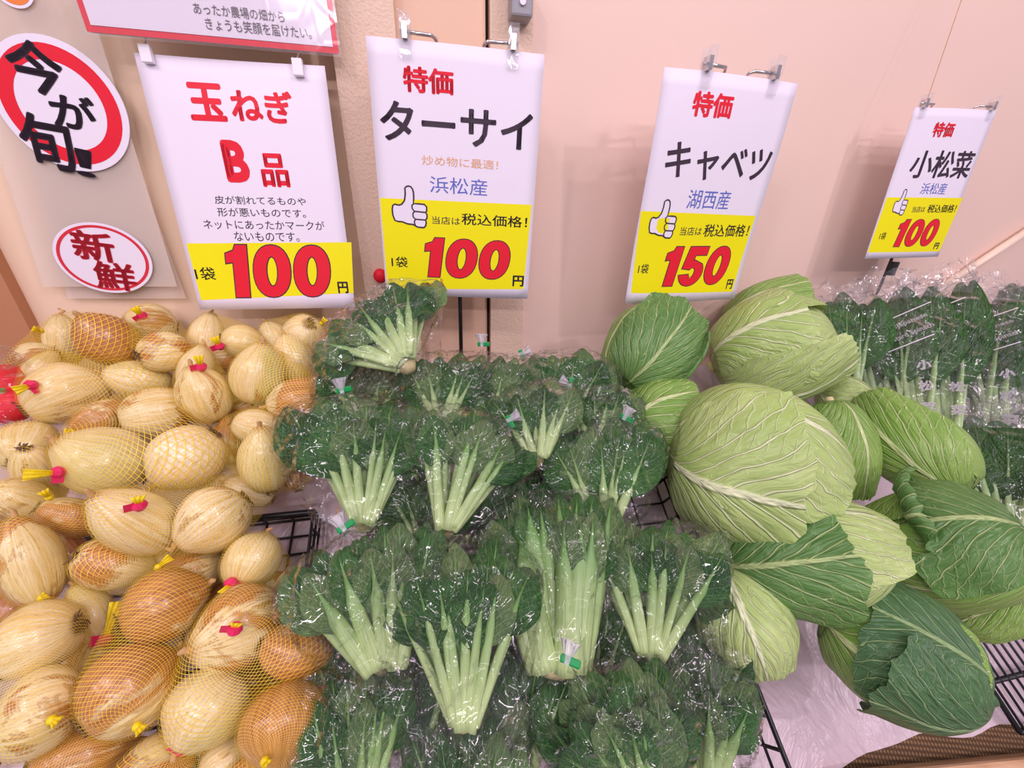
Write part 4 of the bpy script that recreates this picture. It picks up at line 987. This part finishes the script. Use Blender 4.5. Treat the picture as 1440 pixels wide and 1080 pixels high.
TA = [
 # key, base, top, width px, seed, tape px, tape dir, label, bag label, options
 ((573, 516), (508, 428), 150, 11, None, None, 'tatsoi lying highest on the pile, white stalks fanned open below its price sign', 'shiny clear bag round the topmost tatsoi', dict(dhb=.03, dht=.055, n=16, ts=.5, stalk=.0055, pale=.2, fold=.1, spread=1.65)),
 ((520, 590), (522, 512), 118, 12, (535, 546), (6, -20), 'dark tatsoi lying right under the topmost one', 'clear bag with upright green taped neck just below the topmost tatsoi', dict(dhb=-.055, dht=-.01, n=10, ts=.35, fold=.5)),
 ((622, 600), (625, 496), 112, 13, (664, 552), (6, -12), 'dark tatsoi packed just beside the topmost one, back row', 'clear bag beside the topmost tatsoi, back row', dict(dhb=-.05, dht=-.0, n=10, ts=.35, fold=.5)),
 ((690, 600), (690, 496), 100, 14, (677, 484), (0, -20), 'dark tatsoi in the back row straight below the pole of its sign', 'clear bag with a white gathered neck below the sign pole', dict(dhb=-.06, dht=-.01, n=10, ts=.35, fold=.5)),
 ((790, 610), (795, 492), 150, 15, (733, 497), (16, -6), 'wide tatsoi in the back row nearest the dark green cabbage', 'wide clear bag with green tape in the back row nearest the cabbages', dict(dhb=-.06, dht=-.01, n=12, ts=.35, fold=.5)),
 ((838, 640), (840, 545), 100, 16, (800, 541), (-14, -8), 'tatsoi in the second row by the basket rim, mostly covered', 'clear bag with tape in the second row by the basket rim', dict(dhb=-.035, dht=-.0, n=10, ts=.4, fold=.4)),
 ((757, 648), (745, 535), 120, 17, None, None, 'tatsoi with pale yellowish leaf backs in the middle of the second row', 'clear bag round the tatsoi with pale yellowish leaf backs', dict(dhb=-.03, dht=.012, n=11, ts=.42, pale=.7, fold=.2)),
 ((848, 742), (838, 588), 150, 18, (878, 587), (10, -18), 'dark crumpled tatsoi beside the basket rim, third row', 'clear bag with a white neck and green tape beside the basket rim', dict(dhb=-.04, dht=.012, n=13, ts=.42, fold=.5)),
 ((512, 738), (522, 560), 158, 19, (480, 549), (-4, -18), 'tatsoi with broad leaves hanging over its upper half, next to the onions, third row', 'large clear bag next to the onions, third row, its film spilling over the liner', dict(dhb=-.04, dht=.015, n=16, ts=.5, fold=.6, pale=.3, blade_w=.5)),
 ((628, 745), (672, 572), 150, 20, (716, 590), (16, -8), 'tatsoi with long bare stalks slanting down to a cut base, third row', 'clear bag with green tape on its shoulder, round the slanting stalks, third row', dict(dhb=-.035, dht=.015, n=13, ts=.58, fold=.25)),
 ((785, 938), (768, 698), 125, 21, None, None, 'tall tatsoi showing one very thick straight stalk, between two wider bags', 'narrow clear bag round the tatsoi with one thick stalk', dict(dhb=-.05, dht=.005, n=12, ts=.62, stalk=.0105, fold=.2)),
 ((540, 932), (512, 742), 150, 22, (482, 743), (-6, -10), 'tatsoi with round spreading leaves and few thick stalks, fourth row beside the onions', 'clear bag pressed against the onions in the fourth row', dict(dhb=-.04, dht=.012, n=15, ts=.48, stalk=.0062, fold=.2, spread=1.6)),
 ((652, 1012), (652, 762), 175, 23, None, None, 'tatsoi with a broad fan of many pale stalks, front and centre of the basket', 'clear bag round the broad fan of stalks at the front centre', dict(dhb=-.03, dht=.01, n=18, ts=.56, fold=.55, blade_w=.42, pale=.4, tail=.03, flap=.42)),
 ((915, 916), (917, 732), 150, 24, None, None, 'tatsoi with thin white stalks spread like a hand, next to the cabbages', 'clear bag with a wide empty flap reaching over the pale cabbage', dict(dhb=-.035, dht=.01, n=16, ts=.6, fold=.2, blade_w=.4, spread=1.65, tail=.035, flap=.55)),
 ((500, 1150), (505, 935), 130, 25, None, None, 'tatsoi with long dark upright leaves at the bottom edge beside the onions', 'clear bag at the bottom edge beside the onions', dict(dhb=-.075, dht=-.03, n=13, ts=.5, fold=.2)),
 ((660, 1190), (668, 985), 140, 26, None, None, 'tatsoi cut by the bottom edge, only a few leaves showing under the broad fan', 'clear bag cut by the bottom edge under the broad fan', dict(dhb=-.085, dht=-.04, n=11, ts=.45, fold=.1, pale=.5)),
 ((905, 1110), (850, 945), 190, 27, (797, 928), (4, -18), 'sprawling tatsoi below a big green taped neck at the bottom edge', 'clear bag with the largest green tape, tied towards the viewer at the bottom edge', dict(dhb=-.06, dht=-.005, n=16, ts=.42, fold=.6, blade_w=.42, tz=.90)),
 ((600, 770), (600, 650), 150, 29, None, None, 'dark tatsoi buried in the gap below the third row, beside the slanting stalks', 'clear bag buried in the gap below the slanting stalks', dict(dhb=-.085, dht=-.05, n=9, ts=.2, pale=0)),
 ((740, 800), (735, 660), 130, 30, None, None, 'dark tatsoi buried between the slanting stalks and the tall thick stalk', 'clear bag buried above the tall thick stalk', dict(dhb=-.085, dht=-.045, n=9, ts=.2, pale=0)),
 ((840, 960), (838, 800), 150, 31, None, None, 'dark tatsoi buried between the thick stalk and the hand shaped stalks', 'clear bag buried between the thick stalk and the hand shaped stalks', dict(dhb=-.09, dht=-.05, n=9, ts=.2, pale=0)),
 ((585, 1050), (570, 880), 140, 32, None, None, 'dark tatsoi buried beside the broad fan of stalks, towards the onions', 'clear bag buried beside the broad fan, towards the onions', dict(dhb=-.09, dht=-.05, n=9, ts=.25, pale=0)),
 ((735, 1060), (735, 900), 130, 33, None, None, 'dark tatsoi buried between the broad fan and the big green taped neck', 'clear bag buried behind the big green taped neck', dict(dhb=-.09, dht=-.05, n=9, ts=.25, pale=0)),
 ((480, 1000), (480, 860), 120, 34, None, None, 'dark tatsoi buried under the fourth row next to the copper brown onion', 'clear bag buried next to the copper brown onion', dict(dhb=-.09, dht=-.06, n=9, ts=.25, pale=0)),
 ((990, 1000), (985, 860), 110, 35, None, None, 'dark tatsoi buried under the hand shaped stalks towards the pale upright cabbage', 'clear bag buried under the hand shaped stalks, towards the cabbages', dict(dhb=-.09, dht=-.06, n=9, ts=.25, pale=0)),
 ((990, 1090), (985, 930), 110, 28, None, None, 'drooping tatsoi at the lower basket corner with thin stalks pointing down', 'clear bag slumped over the lower basket corner', dict(dhb=-.075, dht=-.03, n=12, ts=.5, fold=.4)),
]
for (bp, tp, wp, sd, tape, td, lab, blab, kw) in TA:
    bagged('tatsoi', lab, blab, 'leafy vegetable', G1, G2, bp, tp, wp, sd, tape, tape_dir=td, **kw)

# ------------------------------------------------------------------ cabbages
def cabbage(label, px, size, stem_dir, stem_tilt, dh, leaves, body='cab_pale', depth=.8, seed=1):
    """px centre, size (px half length along the stem axis, px half width), stem_dir: picture direction of the stem (deg), leaves: (azimuth deg, half width deg, reach 0..1, material, flare, curl side, ragged)"""
    c = hit(*px, dh); dr = ray(*px); ux = ray(px[0] + 1, px[1]) - dr; uy = ray(px[0], px[1] - 1) - dr; D = (c - CAM).length
    d1 = ux * cos(R(stem_dir)) + uy * sin(R(stem_dir)); d2 = ux * -sin(R(stem_dir)) + uy * cos(R(stem_dir))
    ra, rb = d1.length * size[0] * D, d2.length * size[1] * D
    st = (d1.normalized() * cos(R(stem_tilt)) - dr * sin(R(stem_tilt))).normalized()
    z = -st; f = (-dr - z * (-dr).dot(z)).normalized(); y = z.cross(f)          # x axis f faces the viewer
    Mx = Matrix((f, y, z)).transposed(); rf = min(ra, rb) * depth
    t = empty('cabbage', c); tag(t, label, 'cabbage', 'cabbages in the heap')
    rnd = random.Random(seed)
    def surf(az, ph, k):                           # az from the viewer, ph from the stem pole
        zz = -cos(ph); rr = sin(ph) ** .9 * (1 + .07 * noise.noise(V((cos(az) * 1.1 + seed * 3, sin(az) * 1.1, zz * 1.3))))
        return Mx @ V((rf * rr * cos(az) * k, rb * rr * sin(az) * k, ra * zz * (k if zz > 0 else 1.0) * (1 - .04 * (zz < -.9))))
    vs, fs, uv = grid(48, 32, lambda u, v: surf(2 * pi * u, pi * v, .955 + .012 * noise.noise(V((cos(2 * pi * u) * 2 + seed, sin(2 * pi * u) * 2, v * 4)))), True)
    uv = [((u * 3) % 1.0 if u < 1 else 1, v) for u, v in uv]
    build('head', vs, fs, M[body], t, [(abs(((u * 3) % 1.0) * 2 - 1) * .5 + .5, v) for u, v in grid(48, 32, lambda u, v: 0, True)[2]])
    mb = MB(); mb.tube([Mx @ V((0, 0, -ra * .9)), Mx @ V((0, 0, -ra * 1.0)), Mx @ V((0, 0, -ra * 1.035))], [rb * .13, rb * .12, rb * .10], 12); mb.build('stem', M['cut'], t, True)
    for li, (az0, hw, reach, mm, flare, curl, rag, *rv) in enumerate(leaves):
        rv = bool(rv)
        k0 = 1.0 + .040 * li; s = seed * 3.1 + li * 7.7; az0, hw = R(az0), R(hw)
        def fn(u, v, k0=k0, s=s, az0=az0, hw=hw, reach=reach, flare=flare, curl=curl, rag=rag, rv=rv):
            uu = u * 2 - 1
            edge = 1 - rag * (.5 + .5 * noise.noise(V((uu * 3.1 + s, s, 0)))) - .10 * abs(uu) ** 3 - .03 * noise.noise(V((uu * 14, s, 2)))
            vv = v * edge; ph = pi * (.045 + reach * .93 * vv)
            if rv: ph = pi - ph
            wv = hw * (.55 + .45 * min(1, v * 2.2)) * (1 - rag * .35 * noise.noise(V((v * 3.3, s, 9 if uu > 0 else 4))) * abs(uu)) + hw * .03 * noise.noise(V((v * 15, s, uu > 0)))
            az = az0 + uu * wv
            k = k0 + (.024 * noise.noise(V((cos(az) * 1.6 + seed, sin(az) * 1.6, ph * 1.6))) + .014 * abs(noise.noise(V((uu * 7 + s, v * 2.2, s)))) + .006 * noise.noise(V((uu * 15 + s, v * 9, s)))) + .010 * (1 - abs(uu)) ** 6 * (1 - v * .7)
            k += .006 * sin(uu * 14 * (1 - .0 * v) + 3 * noise.noise(V((v * 3, uu * 2, s)))) * sin(pi * min(1, v))
            k += flare * (max(0, v - .72) / .28) ** 2 * .16 * (1 + .5 * noise.noise(V((uu * 4, s, 1))))
            cu = uu * curl if curl else 0
            e = max(0, abs(uu) - .80) / .20
            k += .022 * e * (1 + sin(v * 19 + s)) + .03 * max(0, (v - .9) / .1) * (1 + noise.noise(V((uu * 5, s, 4))))
            p = surf(az, ph, k)
            if curl == 2 and v > .84 and uu > -.45:           # tip rolled back
                w_ = (v - .84) / .16 * min(1, (uu + .45) / .3); a_ = w_ * 4.4; r_ = .13 * rb
                def sp(q):
                    pq = pi * (.045 + reach * .93 * q * edge); return surf(az, pi - pq if rv else pq, k0 + .02)
                base = sp(.84); tg = (sp(.90) - base).normalized(); nn = (base - Mx @ V((0, 0, ra * .2))).normalized()
                return base + tg * (sin(a_) * r_) + nn * ((1 - cos(a_)) * r_)
            if curl == 1 and cu > .0 and abs(uu) > .74 and uu * curl > 0:      # rolled edge
                w_ = (abs(uu) - .74) / .26; a_ = w_ * 4.2; r_ = .085 * rb
                base = surf(az0 + math.copysign(.74, uu) * wv, ph, k0 + .01); nn = (base - Mx @ V((0, 0, ra * -cos(ph) * .6))).normalized()
                tg = (surf(az0 + math.copysign(.80, uu) * wv, ph, k0) - base).normalized()
                p = base + tg * (sin(a_) * r_) + nn * ((1 - cos(a_)) * r_)
            return p
        vs, fs, uv = grid(44, 40, fn); build('outer_leaf', vs, fs, M[mm], t, uv)
    return t
cabbage('largest pale cabbage in the centre of the heap, a torn leaf tip hanging down', (1044, 652), (120, 106), 168, 12, .012,
    [(95, 75, .92, 'cab_pale', .2, 0, .05), (-150, 80, .9, 'cab_pale', .1, 0, .05), (-40, 70, .95, 'cab_pale', .3, 0, .08), (18, 66, .66, 'cab_pale', .5, 0, .12)], 'cab_pale', .85, 3)
cabbage('dark green cabbage with a folded leaf edge, under the キャベツ price sign', (912, 492), (72, 58), 232, 20, -.01,
    [(110, 75, .9, 'cab_mid', .2, 0, .05), (-120, 80, .9, 'cab_mid', .1, 0, .05), (-62, 62, .9, 'cab_mid', .3, 0, .05), (12, 64, .84, 'cab_dark', .6, 1, .06)], 'cab_mid', .85, 5)
cabbage('pale cabbage with a creased papery leaf, resting on top above the largest one', (1082, 492), (94, 72), 196, 10, .0,
    [(110, 80, .9, 'cab_pale', .1, 0, .05), (-120, 80, .9, 'cab_pale', .1, 0, .05), (-30, 72, .7, 'cab_pale', .2, 0, .1), (60, 55, .9, 'cab_pale', .6, 0, .15)], 'cab_pale', .85, 8)
cabbage('cabbage standing farthest back against the wall, only its top showing', (1078, 440), (70, 42), 200, 0, -.035,
    [(60, 80, .9, 'cab_mid', .3, 0, .05), (-40, 70, .85, 'cab_mid', .5, 0, .1)], 'cab_pale', .85, 9)
cabbage('shaded cabbage under the folded dark green one, beside the basket rim', (928, 604), (72, 66), 210, 0, -.045,
    [(70, 80, .9, 'cab_mid', .2, 0, .05), (-30, 75, .9, 'cab_mid', .3, 0, .05)], 'cab_mid', .85, 10)
cabbage('cabbage squeezed between the largest pale one and the one with the curving midrib', (1178, 628), (70, 54), 100, 0, -.035,
    [(70, 80, .92, 'cab_mid', .2, 0, .05), (-40, 75, .9, 'cab_mid', .5, 0, .08)], 'cab_mid', .85, 12)
cabbage('pale yellowish cabbage just peeking out below the creased papery one', (1190, 562), (44, 34), 150, 0, -.045,
    [(30, 80, .9, 'cab_pale', .2, 0, .05)], 'cab_pale', .85, 13)
cabbage('cabbage with a white midrib curving down to its stem, before the bagged greens', (1282, 624), (98, 56), 318, 10, -.008,
    [(100, 80, .92, 'cab_mid', .2, 0, .05), (-110, 80, .9, 'cab_mid', .1, 0, .05), (-18, 72, .93, 'cab_mid', .3, 0, .06)], 'cab_mid', .9, 14)
cabbage('cabbage with a rolled up leaf edge standing across it, at the photo edge', (1318, 766), (124, 82), 5, 0, -.005,
    [(110, 80, .9, 'cab_mid', .2, 0, .05), (-120, 80, .9, 'cab_dark', .1, 0, .05), (-40, 60, .95, 'cab_mid', .3, 0, .05), (20, 62, .62, 'cab_dark', .4, 2, .05)], 'cab_mid', .9, 16)
cabbage('cabbage half dark leaf and half whitish, directly under the central pale one', (1120, 780), (128, 80), 186, 10, -.004,
    [(110, 80, .95, 'cab_pale', .1, 0, .03), (-120, 80, .95, 'cab_pale', .1, 0, .05), (-40, 80, .95, 'cab_pale', .2, 0, .05), (6, 76, .66, 'cab_dark', .3, 0, .10)], 'cab_pale', .85, 18)
cabbage('deep green cabbage lying lowest on the liner, its stem stub showing', (1252, 908), (126, 78), 152, 12, -.02,
    [(110, 80, .9, 'cab_dark', .1, 0, .05), (-120, 80, .95, 'cab_dark', .1, 0, .05), (20, 88, .85, 'cab_mid', .2, 0, .05), (-25, 80, .74, 'cab_deep', .35, 0, .16, 1), (48, 66, .60, 'cab_deep', .5, 0, .2, 1)], 'cab_dark', .9, 20)
cabbage('pale upright cabbage next to the lower tatsoi bags, half under their film', (1040, 866), (86, 64), 112, 0, -.045,
    [(-100, 80, .95, 'cab_pale', .1, 0, .05), (-5, 85, .95, 'cab_pale', .1, 0, .05), (62, 60, .55, 'cab_dark', .8, 0, .15)], 'cab_pale', .9, 22)
cabbage('cabbage tucked deep under the rolled leaf one, above the wire rack', (1392, 858), (62, 44), 20, 0, -.055,
    [(0, 80, .95, 'cab_mid', .1, 0, .05)], 'cab_mid', .85, 24)

# ------------------------------------------------------------------ bagged komatsuna at the back
def komatsuna(label, bag_label, bp, tp, wpx, seed, dhb, dht, n=10, text=0, mouth=.03, ts=.5, thick=.035):
    t, a, X, Y, Z, L, Wd, pts = greens('komatsuna', label, 'leafy vegetable', 'bagged komatsuna by the wall', bp, tp, wpx, seed, dhb, dht, n, ts, .0042, .72, 'komatsuna', 0, .12, thick, 1.1)
    bag = empty('plastic_bag', a); tag(bag, bag_label, 'plastic bag', 'clear bags round the komatsuna')
    rnd = random.Random(seed + 900); sd = rnd.uniform(0, 50); P_ = list(pts)
    for sx in (-1, 1): P_.append(X * (sx * Wd * .35) - Y * .012)
    disp = lambda u, v, d: .0026 * (1 - abs(noise.noise(d * 5 + V((sd, 0, sd)))) * 2.2) + .0026 * (1 - abs(noise.noise(d * 11 + V((0, sd, 0)))) * 2.2)
    vs, fs, uv, c, z = wrap(P_, Y * (L * 1.15), .002, 72, 48, 0, disp); build('film', vs, fs, M['film'], bag, uv)
    zc = sum(p.dot(Z) for p in pts) / len(pts)
    def fn(u, v):
        th = 2 * pi * u; n_ = V((cos(th) * 2.2 + sd, sin(th) * 2.2, v * 2.4)); w_ = noise.noise(n_) ; w2 = noise.noise(n_ * 3.1)
        return X * (cos(th) * Wd * (.46 + .10 * v) + w2 * .010 * v) + Y * (L * .90 + mouth * 1.6 * v + w_ * .028 * v + abs(w2) * .012 * v) + Z * (zc + sin(th) * (.018 + .012 * v) + (w_ * .022 + w2 * .010) * v)
    vs, fs, uv = grid(64, 12, fn, True); build('bag_mouth', vs, fs, M['film_mouth'], bag, uv)
    if text:
        zf = max(p.dot(Z) for p in pts if abs(p.dot(X)) < Wd * .35) + .006
        def lay(vf, cx, cy, w_, h_, ang, name):
            vs, fs = vf; cc, ss = cos(R(ang)), sin(R(ang)); q = []
            for x, y in vs:
                p_, r_ = (x - .5) * w_, (y - .5) * h_; q.append(X * (cx + p_ * cc - r_ * ss) + Y * (cy + p_ * ss + r_ * cc) + Z * zf)
            build(name, q, fs, M['white_print'], bag, smooth=False)
        tw = Wd * .8
        lay(text2d('Japanese', .012), tw * .08, L * .74, tw * .62, .010, 24, 'print')
        lay(text2d('Mustard Spinach', .012), 0, L * .655, tw, .011, 24, 'print')
        for dy in (.80, .595): lay(stroke([(0, .5), (1, .5)], .9), 0, L * dy, tw, .0016, 24, 'print_line')
        for i, ch in enumerate('小松菜'): lay(text2d(ch, .035), tw * .22, L * (.46 - i * .125), .017, .017, 0, 'print')
    return t
KO = [
 ('small komatsuna in a scrunched bag behind the papery cabbage', 'scrunched white glinting bag behind the papery cabbage', (1190, 585), (1172, 418), 70, 41, -.11, -.01, 8, 0, .022),
 ('dark broad leaved komatsuna standing just below the small sign', 'clear unprinted bag standing just below the small sign', (1252, 625), (1226, 412), 82, 42, -.11, .0, 11, 0, .02),
 ('komatsuna in the first printed bag, nearest the small sign', 'printed clear bag nearest the small sign, its lettering cut short', (1292, 630), (1272, 408), 66, 43, -.085, .03, 9, 1, .02),
 ('komatsuna in the second printed bag, mid row by the wall', 'second printed clear bag along the row from the small sign', (1332, 640), (1316, 402), 72, 44, -.07, .045, 9, 1, .024),
 ('komatsuna with one tall pale leaf, third printed bag of the row', 'clear bag round the komatsuna with one tall pale leaf', (1368, 650), (1352, 412), 70, 45, -.10, .012, 9, 0, .02),
 ('komatsuna with a narrow dark leaf leaning outward, near the photo edge', 'printed bag leaning outward near the photo edge', (1402, 655), (1392, 415), 66, 46, -.08, .035, 8, 1, .024),
 ('komatsuna at the photo edge with one thick pale stalk', 'clear bag with big mouth folds at the photo edge', (1450, 680), (1438, 420), 74, 47, -.10, .012, 9, 0, .026),
 ('komatsuna lying in the lower row behind the cabbage with the curving midrib', 'crumpled clear bag of the lower row nearest the curving midrib cabbage', (1415, 770), (1392, 590), 96, 48, -.11, -.035, 10, 0, .03),
 ('komatsuna in the lower row at the photo edge above the rolled leaf cabbage', 'crumpled clear bag of the lower row at the photo edge', (1470, 760), (1446, 572), 96, 49, -.11, -.03, 10, 0, .03),
]
for a in KO: komatsuna(a[0], a[1], *a[2:])
